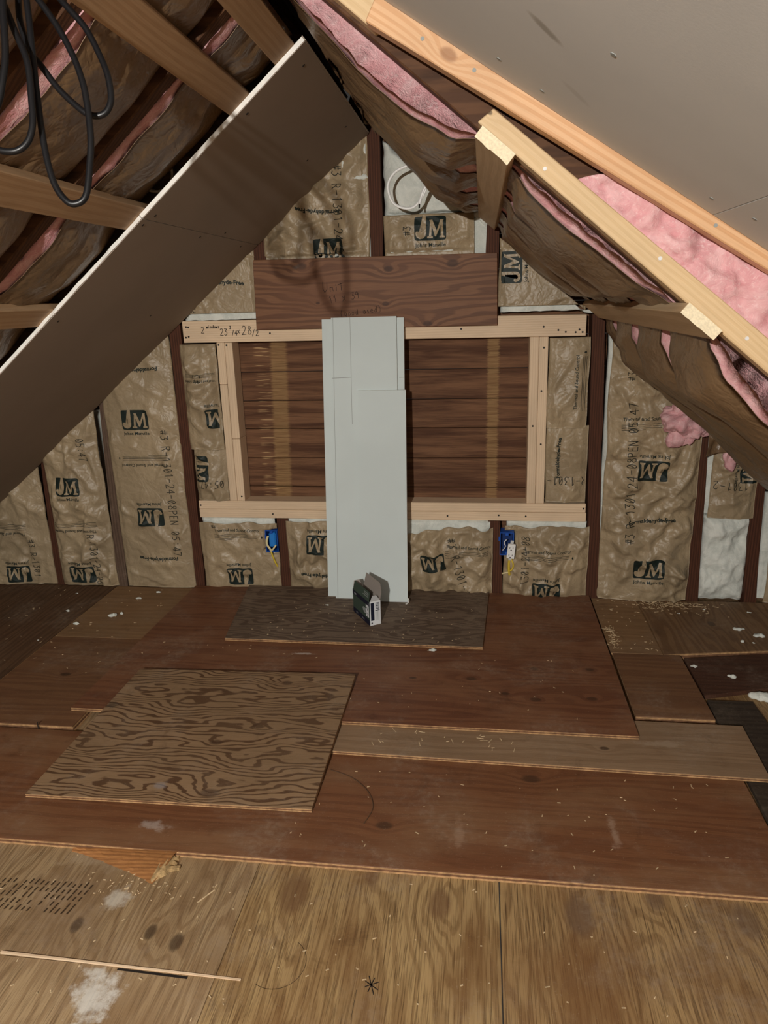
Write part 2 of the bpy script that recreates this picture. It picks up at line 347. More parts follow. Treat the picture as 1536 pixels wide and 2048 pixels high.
sheet('large dark red plywood sheet lying in the middle of the floor', [(-.952, -1.105), (.943, -1.105), (.943, -.012), (-.935, -.012)], ZS+.0005, ZR, M_red)
sheet('grey weathered plywood sheet at the wall carrying the leaning drywall', [(-.585, -.575), (.462, -.575), (.492, -.02), (-.66, -.02)], ZR+.0005, ZR+.0125, M_grey)
TILT = .0555
sheet('square plywood sheet with bold wavy dark grain lying in front', [(-.845, -1.53), (-.004, -1.515), (.006, -.845), (-.808, -.868)], .0, .0115, M_front, zf=lambda y: .0222+(y+1.105)*TILT)

# ------------------------------------------------------------------ gable wall (the setting): sheathing, studs, window framing
wall = tag(empty('wall_back', (0, .1, 0)), 'gable end wall with dark old studs, board sheathing and new framing', kind='structure')
def plank_mat():
    t = NT('sheathing_plank'); o = t.sep(t.tc.outputs['Object']); rnd = t.m('MULTIPLY', t.rand(), 23.0)
    v = t.comb(t.m('ADD', t.m('MULTIPLY', o[0], 2.0), rnd), t.m('MULTIPLY', o[2], 26.0), rnd)
    g = t.noise(v, 1.0, 4, .6, .6)
    v2 = t.comb(t.m('MULTIPLY', o[0], 9.0), t.m('MULTIPLY', o[2], 330.0), rnd); f = t.noise(v2, 1, 2, .6)
    c = t.mix(t.rng(g, .32, .66), (.085, .036, .018), (.20, .098, .050)); c = t.mix(t.m('MULTIPLY', t.rng(f, .45, .72), .5), c, (.045, .019, .011))
    ed = t.noise(t.comb(t.m('MULTIPLY', o[0], 30.0), t.m('MULTIPLY', o[2], 260.0), rnd), 1, 2, .6)
    for (xc, w, tilt) in [(-.475, .040, .035), (.497, .026, 0.0)]:   # unweathered bands where studs used to cover the boards
        d = t.m('ABSOLUTE', t.m('SUBTRACT', t.m('SUBTRACT', o[0], t.m('MULTIPLY', t.m('SUBTRACT', o[2], .84), tilt)), xc))
        msk = t.rng(t.m('ADD', d, t.m('MULTIPLY', t.m('SUBTRACT', ed, .5), .03)), w*.7, w*1.15, 1.0, 0.0)
        c = t.mix(t.m('MULTIPLY', msk, .72), c, t.mix(t.rng(f, .35, .7), (.36, .225, .10), (.20, .105, .042)))
    d = t.m('ABSOLUTE', t.m('SUBTRACT', o[0], -.545))
    hack = t.m('MULTIPLY', t.rng(d, .02, .045, 1.0, 0.0), t.rng(t.noise(t.comb(t.m('MULTIPLY', o[0], 6.0), t.m('MULTIPLY', o[2], 120.0), 3.0), 1, 2), .56, .66))
    c = t.mix(t.m('MULTIPLY', hack, .75), c, (.55, .36, .18))
    t.bump(f, .2, .004); return t.out(c, .7, .2)
M_plank = plank_mat()
zs = [-.06, .09, .225, .365, .50, .638, .778, .908, 1.040, 1.178, 1.315, 1.452, 1.59, 1.725, 1.86, 2.0, 2.165]
for i in range(len(zs)-1):
    z0, z1 = zs[i], zs[i+1]
    hw = min(2.3, (2.12-z0)/.82)
    hw1 = min(2.3, max(.08, (2.12-z1)/.82))
    dy = random.uniform(-.002, .002)
    hexa('sheathing_plank', [(-hw, .096+dy, z0+.0015), (hw, .096+dy, z0+.0015), (hw, .118, z0+.0015), (-hw, .118, z0+.0015), (-hw1, .096+dy, z1-.0015), (hw1, .096+dy, z1-.0015), (hw1, .118, z1-.0015), (-hw1, .118, z1-.0015)], M_plank, wall, .002)
def zcap(x):  # underside of the roof at the wall
    return (2.0-.824*x if x > 0 else 1.978+.815*x)
def stud(xb, xt, z0, z1, w=.052, wob=.004):
    """old rough stud, slightly wavy"""
    n = 9; V = []; Fc = []
    for i in range(n+1):
        t = i/n; z = z0+(z1-z0)*t; x = xb+(xt-xb)*t+noise.noise(Vector((xb*7, z*4, 1)))*wob; ww = w/2*(1+.10*noise.noise(Vector((xb*9, z*5, 4))))
        V += [(x-ww, 0, z), (x+ww, 0, z), (x+ww, .092, z), (x-ww, .092, z)]
    for i in range(n):
        for k in range(4):
            Fc.append((i*4+k, i*4+(k+1) % 4, i*4+4+(k+1) % 4, i*4+4+k))
    Fc += [(3, 2, 1, 0), (n*4, n*4+1, n*4+2, n*4+3)]
    return mobj('stud', V, Fc, M_stud2 if -1.4 < xb < -1.2 else M_stud, wall)
for (xb, xt, z0, z1) in [(-1.655, -1.625, -.02, .69), (-1.325, -1.285, -.02, .95), (-.920, -.905, -.02, 1.26), (-.478, -.474, -.02, .368), (.015, .015, -.02, .368), (.530, .507, -.02, .368),
                         (.960, .918, -.02, 1.26), (1.398, 1.365, -.02, .88), (1.642, 1.612, -.02, .68), (-.49, -.49, 1.262, 1.60), (.012, .010, 1.262, 2.02), (.487, .485, 1.262, 1.62), (1.93, 1.9, -.02, .42), (-1.97, -1.97, -.02, .40)]:
    stud(xb, xt, z0, z1)
NAILS = []
def lum(name, x0, x1, y0, y1, z0, z1, mat): return box(name, x0, x1, y0, y1, z0, z1, mat, wall, .002)
hdr = hexa('header', [(-.868, 0, 1.182), (.872, 0, 1.174), (.872, .088, 1.174), (-.868, .088, 1.182), (-.868, 0, 1.276), (.872, 0, 1.260), (.872, .088, 1.260), (-.868, .088, 1.276)], M_new_x, wall, .002)
lum('sill_plate', -.880, .914, .0, .090, .369, .410, M_new_x); lum('sill_plate', -.880, .910, .0, .092, .4108, .452, M_new_x)
def trim(x0b, x1b, x0t, x1t, z0, z1):
    return hexa('trimmer_stud', [(x0b, 0, z0), (x1b, 0, z0), (x1b, .089, z0), (x0b, .089, z0), (x0t, 0, z1), (x1t, 0, z1), (x1t, .089, z1), (x0t, .089, z1)], M_new_z, wall, .0018)
trim(-.7235, -.688, -.7205, -.685, .4525, .995); trim(-.7205, -.685, -.718, -.6825, .9965, 1.1805)
trim(-.687, -.6505, -.685, -.6485, .4525, .748); trim(-.685, -.6485, -.682, -.646, .7495, 1.1795)
trim(.6515, .689, .6455, .683, .4525, 1.1745); trim(.690, .7275, .684, .7215, .4525, 1.1740)
for (x, z, y) in [(-.85, 1.25, 0), (-.855, 1.205, 0), (-.84, 1.248, 0), (-.842, 1.208, 0), (-.47, 1.215, 0), (.36, 1.214, 0), (.845, 1.20, 0), (.858, 1.19, 0), (.83, 1.19, 0), (.79, 1.192, 0), (.76, 1.20, 0), (.70, 1.215, 0),
                  (-.87, .43, 0), (.90, .43, 0), (.65, .392, 0), (.53, .395, 0), (-.52, .39, 0), (-.708, 1.17, 0), (-.672, 1.168, 0), (-.664, .475, 0), (.704, 1.13, 0), (.668, .80, 0), (.705, .72, 0), (.3, .39, 0), (.70, .95, 0)]:
    bm = bmesh.new(); bmesh.ops.create_cone(bm, cap_ends=True, segments=8, radius1=.0042, radius2=.0042, depth=.003, matrix=Matrix.Translation((x, y-.0004, z))@Matrix.Rotation(math.pi/2, 4, 'X'))
    bm_obj('nail_head', bm, M_pen, wall)

# ------------------------------------------------------------------ strokes, lettering and prints
STROKE = {'0': [[(.1, .5), (.15, .85), (.3, 1), (.45, .85), (.5, .5), (.45, .15), (.3, 0), (.15, .15), (.1, .5)], [(.15, .2), (.45, .8)]], '1': [[(.15, .8), (.32, 1), (.32, 0)]], '2': [[(.08, .8), (.2, 1), (.42, .96), (.5, .75), (.4, .5), (.05, 0), (.55, .02)]],
 '3': [[(.1, .97), (.48, .97), (.28, .6), (.48, .48), (.5, .2), (.3, 0), (.08, .1)]], '4': [[(.42, 0), (.42, 1), (.05, .35), (.56, .35)]], '5': [[(.5, 1), (.14, 1), (.1, .58), (.35, .6), (.5, .35), (.38, .05), (.08, .05)]], '7': [[(.06, 1), (.54, 1), (.22, 0)]],
 '8': [[(.3, .54), (.12, .72), (.2, .96), (.42, .96), (.48, .74), (.3, .54), (.08, .3), (.16, .03), (.42, .03), (.52, .28), (.3, .54)]], '9': [[(.5, .8), (.35, 1), (.12, .88), (.12, .62), (.35, .55), (.5, .75), (.46, 0)]],
 '#': [[(.2, .1), (.28, .95)], [(.4, .1), (.48, .95)], [(.06, .38), (.56, .38)], [(.08, .68), (.58, .68)]], 'R': [[(.1, 0), (.1, 1), (.42, .98), (.5, .78), (.4, .55), (.1, .52)], [(.28, .52), (.54, 0)]], 'P': [[(.1, 0), (.1, 1), (.42, .98), (.52, .76), (.4, .52), (.1, .5)]],
 'E': [[(.5, 1), (.1, 1), (.1, 0), (.52, 0)], [(.1, .52), (.42, .52)]], 'N': [[(.08, 0), (.08, 1), (.5, 0), (.5, 1)]], '-': [[(.08, .5), (.5, .5)]], ':': [[(.3, .2), (.3, .28)], [(.3, .68), (.3, .76)]], '/': [[(.05, -.1), (.5, 1.1)]],
 'x': [[(.05, .7), (.5, 0)], [(.5, .75), (.05, -.05)]], 'w': [[(.0, .6), (.12, 0), (.26, .5), (.4, 0), (.55, .62)]], 'i': [[(.25, .6), (.25, 0)], [(.25, .8), (.25, .86)]], 'n': [[(.08, 0), (.1, .6), (.2, .55), (.38, .6), (.45, 0)]],
 'd': [[(.42, .5), (.2, .55), (.08, .25), (.22, .0), (.42, .15), (.45, 1), (.46, 0)]], 'o': [[(.28, .58), (.1, .4), (.12, .1), (.3, 0), (.46, .2), (.44, .5), (.28, .58)]], 's': [[(.42, .55), (.2, .6), (.14, .42), (.4, .22), (.3, 0), (.08, .05)]],
 'U': [[(.05, 1), (.06, .3), (.25, 0), (.45, .25), (.48, .95)]], 't': [[(.28, .95), (.28, 0)], [(-.15, .82), (.62, .98)]], '(': [[(.4, 1.1), (.15, .6), (.2, 0), (.42, -.2)]], ')': [[(.15, 1.1), (.42, .7), (.38, .1), (.15, -.2)]],
 'g': [[(.45, .55), (.2, .6), (.08, .3), (.22, .08), (.44, .2), (.45, .6), (.44, -.3), (.2, -.42), (.05, -.3)]], 'u': [[(.08, .6), (.1, .1), (.28, 0), (.44, .2), (.45, .6), (.46, 0)]], 'e': [[(.08, .32), (.46, .36), (.36, .6), (.14, .5), (.1, .15), (.3, 0), (.48, .1)]], ' ': [], '*': [[(.0, .1), (.6, .9)], [(.6, .1), (.0, .9)], [(.3, -.1), (.3, 1.1)], [(-.1, .5), (.7, .55)]]}
def stroke_mesh(text, size, width, jit=0.0, adv=.68):
    """2-D ribbons; returns verts, faces"""
    V, Fc = [], []; x = 0.0; w = width/2
    for ch in text:
        for pl in STROKE.get(ch, []):
            pts = [((x+px+random.uniform(-jit, jit))*size, (py+random.uniform(-jit, jit))*size) for px, py in pl]
            fine = []
            for a, b in zip(pts, pts[1:]):
                n = max(1, int(math.hypot(b[0]-a[0], b[1]-a[1])/.008))
                fine += [(a[0]+(b[0]-a[0])*k/n, a[1]+(b[1]-a[1])*k/n) for k in range(n)]
            fine.append(pts[-1])
            for a, b in zip(fine, fine[1:]):
                dx, dy = b[0]-a[0], b[1]-a[1]; L = math.hypot(dx, dy) or 1e-6; ux, uy = dx/L, dy/L; i = len(V)
                V += [(a[0]-ux*w*.5-uy*w, a[1]-uy*w*.5+ux*w), (a[0]-ux*w*.5+uy*w, a[1]-uy*w*.5-ux*w), (b[0]+ux*w*.5+uy*w, b[1]+uy*w*.5-ux*w), (b[0]+ux*w*.5-uy*w, b[1]+uy*w*.5+ux*w)]
                Fc.append((i, i+1, i+2, i+3))
        x += adv
    return V, Fc
_tc = {}
def text_mesh(text, size, bold=.0, shear=0.0):
    k = (text, bold, shear)
    if k not in _tc:
        cu = bpy.data.curves.new('lettering', 'FONT'); cu.body = text; cu.size = 1; cu.offset = bold; cu.shear = shear; cu.resolution_u = 3
        ob = bpy.data.objects.new('lettering', cu); COL.objects.link(ob)
        me = bpy.data.meshes.new_from_object(ob.evaluated_get(bpy.context.evaluated_depsgraph_get()))
        V = [(v.co.x, v.co.y) for v in me.vertices]; Fc = [tuple(p.vertices) for p in me.polygons]
        bpy.data.objects.remove(ob); bpy.data.curves.remove(cu); bpy.data.meshes.remove(me)
        x0 = min(v[0] for v in V); x1 = max(v[0] for v in V)
        V = [(v[0]-(x0+x1)/2, v[1]) for v in V]
        _tc[k] = (V, Fc)
    V, Fc = _tc[k]
    return [(a*size, b*size) for a, b in V], Fc
def centre(VF):
    V, Fc = VF; x0 = min(v[0] for v in V); x1 = max(v[0] for v in V)
    return [(a-(x0+x1)/2, b) for a, b in V], Fc
def grid_poly(w, h, r=.12, n=26):
    """rounded block as a fine grid, centred"""
    V, Fc = [], []; nx, ny = n, n
    for j in range(ny+1):
        for i in range(nx+1):
            u = i/nx*2-1; v = j/ny*2-1
            m = max(abs(u), abs(v), 1e-6); l = (abs(u)**12+abs(v)**12)**(1/12) or 1e-6
            V.append((u*m/l*w/2, v*m/l*h/2))
    for j in range(ny):
        for i in range(nx):
            a = j*(nx+1)+i; Fc.append((a, a+1, a+nx+2, a+nx+1))
    return V, Fc
def poly2d(P, step=.007):
    """fill a 2-D outline with triangles, cut fine"""
    bm = bmesh.new(); vs_ = [bm.verts.new((p[0], p[1], 0)) for p in P]; f = bm.faces.new(vs_)
    bmesh.ops.triangulate(bm, faces=[f])
    for ax in (0, 1):
        lo = min(p[ax] for p in P); hi = max(p[ax] for p in P); c = lo+step
        while c < hi:
            co = Vector((c, 0, 0)) if ax == 0 else Vector((0, c, 0)); no = Vector((1, 0, 0)) if ax == 0 else Vector((0, 1, 0))
            bmesh.ops.bisect_plane(bm, geom=bm.verts[:]+bm.edges[:]+bm.faces[:], plane_co=co, plane_no=no); c += step
    bm.verts.ensure_lookup_table()
    for i, v in enumerate(bm.verts): v.index = i
    out = [(v.co.x, v.co.y) for v in bm.verts], [tuple(v.index for v in f.verts) for f in bm.faces]
    bm.free(); return out
J_OUT = [(.40, 1.06), (.40, .30), (.36, .21), (.27, .19), (.20, .24), (.22, .31), (.20, .38), (.10, .38), (.06, .29), (.12, .14), (.26, .07), (.40, .09), (.50, .18), (.53, .32), (.53, 1.06)]
M_OUT = [(.58, .10), (.58, .16), (.66, .19), (.72, .76), (.68, .84), (.82, .84), (1.00, .40), (1.18, .84), (1.32, .84), (1.28, .76), (1.30, .19), (1.36, .16), (1.36, .10), (1.13, .10), (1.13, .16), (1.19, .19), (1.17, .60), (.97, .16), (.92, .16), (.79, .60), (.76, .19), (.83, .16), (.83, .10)]
CLIP = None
def put(name, VF, fn, cx, cz, rot, mat, parent, lift):
    """lay a 2-D print on the height field y = fn(x, z)"""
    c, s = math.cos(math.radians(rot)), math.sin(math.radians(rot)); V, Fc = VF; out = []
    for a, b in V:
        x = cx+a*c-b*s; z = cz+a*s+b*c; out.append((x, fn(x, z)-lift, z))
    if CLIP:
        x0, x1, z0, top = CLIP; keep = []
        for f in Fc:
            mx = [out[i][0] for i in f]; mz = [out[i][2] for i in f]
            if min(mx) > x0 and max(mx) < x1 and min(mz) > z0 and max(mz) < top(sum(mx)/len(mx)): keep.append(f)
        used = sorted({i for f in keep for i in f}); ix = {i: k for k, i in enumerate(used)}
        if not keep: return None
        out = [out[i] for i in used]; Fc = [tuple(ix[i] for i in f) for f in keep]
    o = mobj(name, out, Fc, mat, parent)
    # face the room
    me = o.data
    if me.polygons and me.polygons[0].normal.y > 0: me.flip_normals()
    return o
def print_logo(fn, cx, cz, h, rot, parent, caption=True, sx=1.0):
    put('printed_logo_block', grid_poly(1.4*h*sx, h), fn, cx, cz, rot, M_ink, parent, .0020)
    for P in (J_OUT, M_OUT):
        put('printed_logo_letter', poly2d([((p[0]-.72)*h*sx, (p[1]-.5)*h) for p in P]), fn, cx, cz, rot, M_kraft, parent, .0032)
    if caption:
        c, s = math.cos(math.radians(rot)), math.sin(math.radians(rot)); d = -h*.76
        put('printed_lettering', text_mesh('Johns Manville', h*.235, .012), fn, cx-d*s, cz+d*c, rot, M_ink, parent, .0016)
def print_tsc(fn, cx, cz, w, rot, parent):
    c, s = math.cos(math.radians(rot)), math.sin(math.radians(rot))
    put('printed_lettering', text_mesh('Thermal and Sound Control', w*.083, .014, .12), fn, cx, cz, rot, M_ink, parent, .0016)
    V, Fc = [], []
    for k in range(4):
        yy = -w*.075-k*w*.032; n = 16; x0 = -w*.5; ww = w*(.95 if k < 3 else .4)
        for i in range(n):
            a = len(V); V += [(x0+ww*i/n, yy), (x0+ww*(i+1)/n, yy), (x0+ww*(i+1)/n, yy+w*.008), (x0+ww*i/n, yy+w*.008)]; Fc.append((a, a+1, a+2, a+3))
    put('printed_lines', (V, Fc), fn, cx, cz, rot, M_ink2, parent, .0016)
    fl = [(0, .9), (.25, .5), (.3, .1), (.12, -.15), (-.12, -.15), (-.3, .1), (-.22, .45)]
    put('printed_flame', poly2d([(p[0]*w*.05+w*.52, p[1]*w*.05-w*.12) for p in fl]), fn, cx, cz, rot, M_ink, parent, .0016)
def print_ff(fn, cx, cz, w, rot, parent):
    V, Fc = text_mesh('Formaldehyde-Free', w*.105, .03)
    V = [(a, b+w*.06*(math.cos(a/w*2.6)-1)) for a, b in V]
    put('printed_lettering', (V, Fc), fn, cx, cz, rot, M_ink, parent, .0016)
def print_code(fn, cx, cz, size, rot, parent, text='#3 R-1301-24-08PEN 05:47'):
    o = put('printed_code', stroke_mesh(text, size, size*.085), fn, cx, cz, rot, M_ink2, parent, .0018)
    if o: o['kind'] = 'stuff'

# handwriting on the header (a part of the wall)
flatY = lambda y: (lambda x, z: y)
for (txt, sz, x, z) in [('2', .026, -.783, 1.222), ('windows', .013, -.757, 1.242), ('23', .028, -.697, 1.211), ('3', .012, -.652, 1.238), ('/4', .020, -.643, 1.210), ('x', .020, -.617, 1.217), ('28', .036, -.597, 1.212), ('/2', .024, -.551, 1.206)]:
    put('handwriting', stroke_mesh(txt, sz, .0026, .03), flatY(-.0008), x, z, 0, M_pen, hdr, .0)

# ------------------------------------------------------------------ wall batts
def crumple(seed, amp, x0, x1, z0, z1):
    """crushed paper: soft swell plus straight sharp creases"""
    o = Vector((seed*5.13, seed*2.7, seed*9.1)); rnd = random.Random(seed*31+5); C = []
    for _ in range(int(70*amp*(x1-x0)*(z1-z0)/.15)+4):
        C.append((rnd.uniform(x0, x1), rnd.uniform(z0, z1), rnd.choice([rnd.uniform(0, math.pi), rnd.gauss(1.57, .5), rnd.gauss(.6, .3), rnd.gauss(2.5, .3)]), rnd.uniform(.03, .13), rnd.uniform(.018, .050), rnd.choice([1, 1, -.6])*rnd.uniform(.004, .0125)))
    C = [(cx, cz, math.cos(a), math.sin(a), l, w, h*min(1.3, .5+.5*amp)) for cx, cz, a, l, w, h in C]
    def g(x, z):
        p = Vector((x*3.2, z*2.4, 0))+o; q = Vector((x*9, z*7, .7))+o
        r = amp*(.014*noise.noise(p)+.012*(.35-abs(noise.noise(q))))
        for cx, cz, ca, sa, l, w, h in C:
            dx, dz_ = x-cx, z-cz
            u = (dx*ca+dz_*sa)/l
            if -1 < u < 1:
                v = (-dx*sa+dz_*ca)/w
                v = v*1.6 if v > 0 else -v
                if v < 1: r += h*(1-v)*(1-u*u)
        return r
    return g
def batt(label, x0, x1, z0, z1, seed, prints=(), ybase=-.0045, bulge=.014, amp=1.0, tabs=True, tops=None, edge=.008, name='wall_batt', white=(0, 0, 0, 0), mat=None, holes=None):
    """kraft-faced batt between studs. z1 may be a function of x. white = fibre showing past the paper (left, right, bottom, top)"""
    top = z1 if callable(z1) else (lambda x: z1)
    zmid = max(top(x0), top(x1), top((x0+x1)/2)); cr = crumple(seed, amp, x0, x1, z0, zmid)
    so = Vector((seed*1.7, 0, 0))
    def xl(z): return x0+edge*noise.noise(Vector((seed, z*5, 0)))
    def xr(z): return x1+edge*noise.noise(Vector((seed+40, z*5, 0)))
    def fn(x, z):
        u = min(1, max(0, (x-x0)/(x1-x0))); v = min(1, max(0, (z-z0)/(zmid-z0)))
        e = min(u, 1-u)*(x1-x0)
        y = ybase-bulge*(math.sin(math.pi*u)**.6)*(.45+.55*math.sin(math.pi*v)**.5)
        k = min(1, e/.03); y += -cr(x, z)*(.35+.65*k)
        if tabs and e < .024: y += .0035
        if z < .33 and ((-.568 < x < -.498 and .197 < z < .318) or (.531 < x < .606 and .203 < z < .324)): y = .0645   # paper cut away around the two boxes
        if 1.21 < z < 1.53 and -.53 < x < .52: y = max(y, .002)
        if z > 1.17 and z < 1.53: y = max(y, -.012)
        return y
    cxm = (x0+x1)/2
    t = tag(empty(name, (cxm, .05, z0)), label, 'insulation', 'kraft-faced batts in the gable wall')
    x0 -= .006; x1 += .006
    nx = max(10, int((x1-x0)/.0065)); nz = max(12, int((zmid-z0)/.007)); V = []; Fc = []
    for j in range(nz+1):
        for i in range(nx+1):
            u = i/nx; v = j/nz
            xa = x0+(x1-x0)*u; zt = top(xa); z = z0+(zt-z0)*v
            a, b = xl(z), xr(z); x = a+(b-a)*u
            if tops and v > .5: z += tops(u)*(v-.5)*2
            V.append((x, fn(x, z), z))
    n = len(V)
    for j in range(nz):
        for i in range(nx):
            a = j*(nx+1)+i; Fc.append((a, a+1, a+nx+2, a+nx+1))
    # thin second skin gives the paper its thickness
    V += [(v[0], v[1]+.0012, v[2]) for v in V]; Fc += [tuple(reversed([i+n for i in f])) for f in Fc[:]]
    rim = [j*(nx+1) for j in range(nz+1)]; rim2 = [j*(nx+1)+nx for j in range(nz+1)]
    for L in (rim, rim2, list(range(nx+1)), list(range(nz*(nx+1), n))):
        for a, b in zip(L, L[1:]): Fc.append((a, b, b+n, a+n))
    sheet_ = mobj('kraft_facing', V, Fc, mat or M_kraft, t, True)
    # fibre body behind
    wl, wr, wb_, wt = [w if w > 0 else -.012 for w in white]; nx2, nz2 = 22, 26; V = []; Fc = []
    def q(u, v, back):
        xa = x0-wl+(x1-x0+wl+wr)*u; zt = top(min(x1, max(x0, xa)))+wt; z = z0-wb_+(zt-z0+wb_)*v
        r = .006*noise.noise(Vector((xa*30, z*30, seed)))
        if back: return (xa+r*.3, .088, z+r*.3)
        ins = min(1, min(u, 1-u, v, 1-v)*9)
        xc = min(x1, max(x0, xa)); zc = min(top(xc), max(z0, z))
        y = fn(xc, zc)+.019+(1-ins)*.004+r*.8
        if u*(x1-x0+wl+wr) < wl or (1-u)*(x1-x0+wl+wr) < wr or z < z0 or z > top(xc): y -= .006
        return (xa+r*.5, min(y, .07), z+r*.5)
    for b in (0, 1):
        for j in range(nz2+1):
            for i in range(nx2+1): V.append(q(i/nx2, j/nz2, b))
    m_ = (nx2+1)*(nz2+1)
    for j in range(nz2):
        for i in range(nx2):
            a = j*(nx2+1)+i; Fc.append((a, a+1, a+nx2+2, a+nx2+1)); Fc.append((m_+a, m_+a+nx2+1, m_+a+nx2+2, m_+a+1))
    r1 = list(range(nx2+1)); r2 = [nz2*(nx2+1)+i for i in range(nx2+1)]; r3 = [j*(nx2+1) for j in range(nz2+1)]; r4 = [j*(nx2+1)+nx2 for j in range(nz2+1)]
    for L in (r1, r2, r3, r4):
        for a, b in zip(L, L[1:]): Fc.append((a, b, b+m_, a+m_))
    mobj('fibreglass', V, Fc, M_white, t, True)
    global CLIP
    CLIP = (x0+.008, x1-.008, z0+.002, top)
    for p in prints:
        k = p[0]
        if k == 'logo': print_logo(fn, p[1], p[2], p[3], p[4], sheet_, *(p[5:]))
        elif k == 'tsc': print_tsc(fn, p[1], p[2], p[3], p[4], sheet_)
        elif k == 'ff': print_ff(fn, p[1], p[2], p[3], p[4], sheet_)
        elif k == 'code': print_code(fn, p[1], p[2], p[3], p[4], sheet_, *(p[5:]))
    CLIP = None
    return t
SLOPE_L = lambda d: (lambda x: 1.978+.815*x-d)
SLOPE_R = lambda d: (lambda x: 2.0-.824*x-d)
batt('leftmost kraft-faced batt, low under the end of the hanging drywall', -2.02, -1.678, .008, SLOPE_L(-.02), 1, [('logo', -1.865, .062, .088, 180), ('tsc', -1.90, .285, .24, 180), ('code', -1.785, .25, .034, -90, '#3 R-1301')])
batt('kraft-faced batt with a large bulge, second from the left at the floor', -1.632, -1.348, .008, SLOPE_L(-.02), 2, [('logo', -1.515, .525, .088, 0), ('logo', -1.52, .068, .088, 180), ('tsc', -1.52, .305, .24, 180), ('code', -1.435, .76, .034, -90, '05:47'), ('code', -1.455, .285, .034, -90, 'R-1301-24-08PEN')], bulge=.03, amp=1.3)
batt('smooth tall kraft batt with two logos, three bays left of the leaning drywall', -1.285, -.942, .008, SLOPE_L(-.02), 3, [('logo', -1.138, .842, .092, 0), ('tsc', -1.115, .635, .24, 180), ('code', -1.025, .795, .038, -90), ('logo', -1.118, .375, .092, 180), ('ff', -1.105, .165, .24, 180), ('ff', -1.10, 1.075, .24, 180)], amp=.45, edge=.004, white=(0, .006, 0, 0))
batt('narrow crumpled kraft batt left of the window framing, upper of two', -.882, -.728, .70, 1.176, 4, [('logo', -.725, .845, .088, 180), ('tsc', -.79, 1.02, .18, 180), ('code', -.79, 1.005, .034, 90, '#3')], amp=1.3, ybase=-.004, white=(0, .0, 0, 0), holes=1)
batt('narrow kraft batt left of the window framing, lower of two', -.876, -.732, .455, .725, 5, [('logo', -.852, .610, .085, -90, False), ('code', -.745, .55, .032, 180, '05:47')], ybase=.012)
batt('kraft batt under the sill behind the blue box with yellow wire', -.880, -.508, .008, .352, 6, [('code', -.792, .322, .030, 90, '#3'), ('tsc', -.695, .305, .23, 0), ('logo', -.70, .078, .088, 180)], white=(0, 0, 0, .014), tops=lambda u: .012*noise.noise(Vector((u*4, 1, 0)))-.006)
batt('folded kraft batt under the sill, left of the leaning drywall', -.452, -.015, .008, .355, 7, [('logo', -.290, .255, .092, 180), ('ff', -.29, .105, .24, 180)], amp=1.5, bulge=.022, white=(.004, 0, 0, .012), tops=lambda u: .016*noise.noise(Vector((u*4, 2, 0)))+.002)
batt('torn crumpled kraft batt under the sill, right of the leaning drywall', .045, .500, .008, .335, 8, [('code', .295, .285, .038, -75, '#3 R-1301-24-08P'), ('logo', .235, .175, .080, 190, False), ('tsc', .40, .245, .22, 0)], amp=1.8, bulge=.024, white=(0, 0, 0, .030), tops=lambda u: -.035*(1-u)**2+.022*noise.noise(Vector((u*6, 3, 0)))+.004)
batt('crumpled kraft batt under the sill behind the hanging white outlet', .562, .925, .008, .345, 9, [('code', .668, .075, .034, 90, '1301-24-08'), ('tsc', .745, .230, .22, 0), ('logo', .748, .040, .088, 180)], amp=1.5, bulge=.022, white=(0, 0, 0, .022), tops=lambda u: .016*noise.noise(Vector((u*5, 4, 0)))+.004)
batt('narrow kraft batt right of the window framing, upper of two', .732, .886, .790, 1.170, 10, [('tsc', .848, .985, .24, 90)], amp=.5, ybase=-.002)
batt('narrow kraft batt right of the window framing, lower of two', .734, .900, .458, .800, 11, [('ff', .785, .66, .22, 90), ('code', .905, .575, .036, 180, 'R-1301-24-08PE')], amp=.7, ybase=.010)
batt('wide tall kraft batt with two logos, right of the window framing', .985, 1.362, .006, SLOPE_R(.0), 12, [('ff', 1.185, .385, .24, 4), ('logo', 1.172, .612, .090, 178), ('logo', 1.188, .165, .092, 2), ('tsc', 1.15, .832, .24, 3), ('code', 1.115, .285, .038, 92), ('logo', 1.12, 1.10, .088, 0), ('code', 1.075, .99, .03, 90, '#3')], amp=1.5, bulge=.030, white=(.006, .004, 0, 0))
batt('narrow kraft batt between the two rightmost studs above bare fibre', 1.428, 1.605, .395, SLOPE_R(.0), 13, [('code', 1.59, .56, .034, 180, '-1301-24'), ('logo', 1.572, .612, .080, -90)], amp=1.2, bulge=.02, white=(.022, 0, 0, 0))
batt('kraft batt at the far right edge beyond the last stud', 1.70, 1.90, .006, .25, 14, [], amp=1.0, white=(.03, 0, 0, .25))
batt('triangular kraft batt above the header left end', -.86, -.520, 1.305, SLOPE_L(-.02), 15, [('ff', -.665, 1.425, .24, 0), ('code', -.795, 1.30, .032, 90, '#3')], amp=1.1, white=(0, .012, .028, 0))
batt('ribbed kraft batt above the brown board, left of the centre stud', -.462, -.022, 1.28, SLOPE_L(-.02), 16, [('ff', -.225, 1.700, .22, 176), ('code', -.160, 1.87, .036, -90), ('logo', -.190, 1.545, .088, 0)], amp=1.3, white=(.004, .004, 0, 0))
batt('short kraft batt above the brown board, right of the centre stud', .050, .405, 1.28, 1.668, 17, [('logo', .235, 1.612, .092, 0), ('code', .155, 1.585, .03, 90, '#3')], amp=.9, bulge=.022, white=(0, .055, 0, 0))
batt('triangular kraft batt above the header right end', .518, .86, 1.300, SLOPE_R(.01), 18, [('logo', .562, 1.452, .088, 90)], amp=1.1, white=(0, .05, .022, .0))

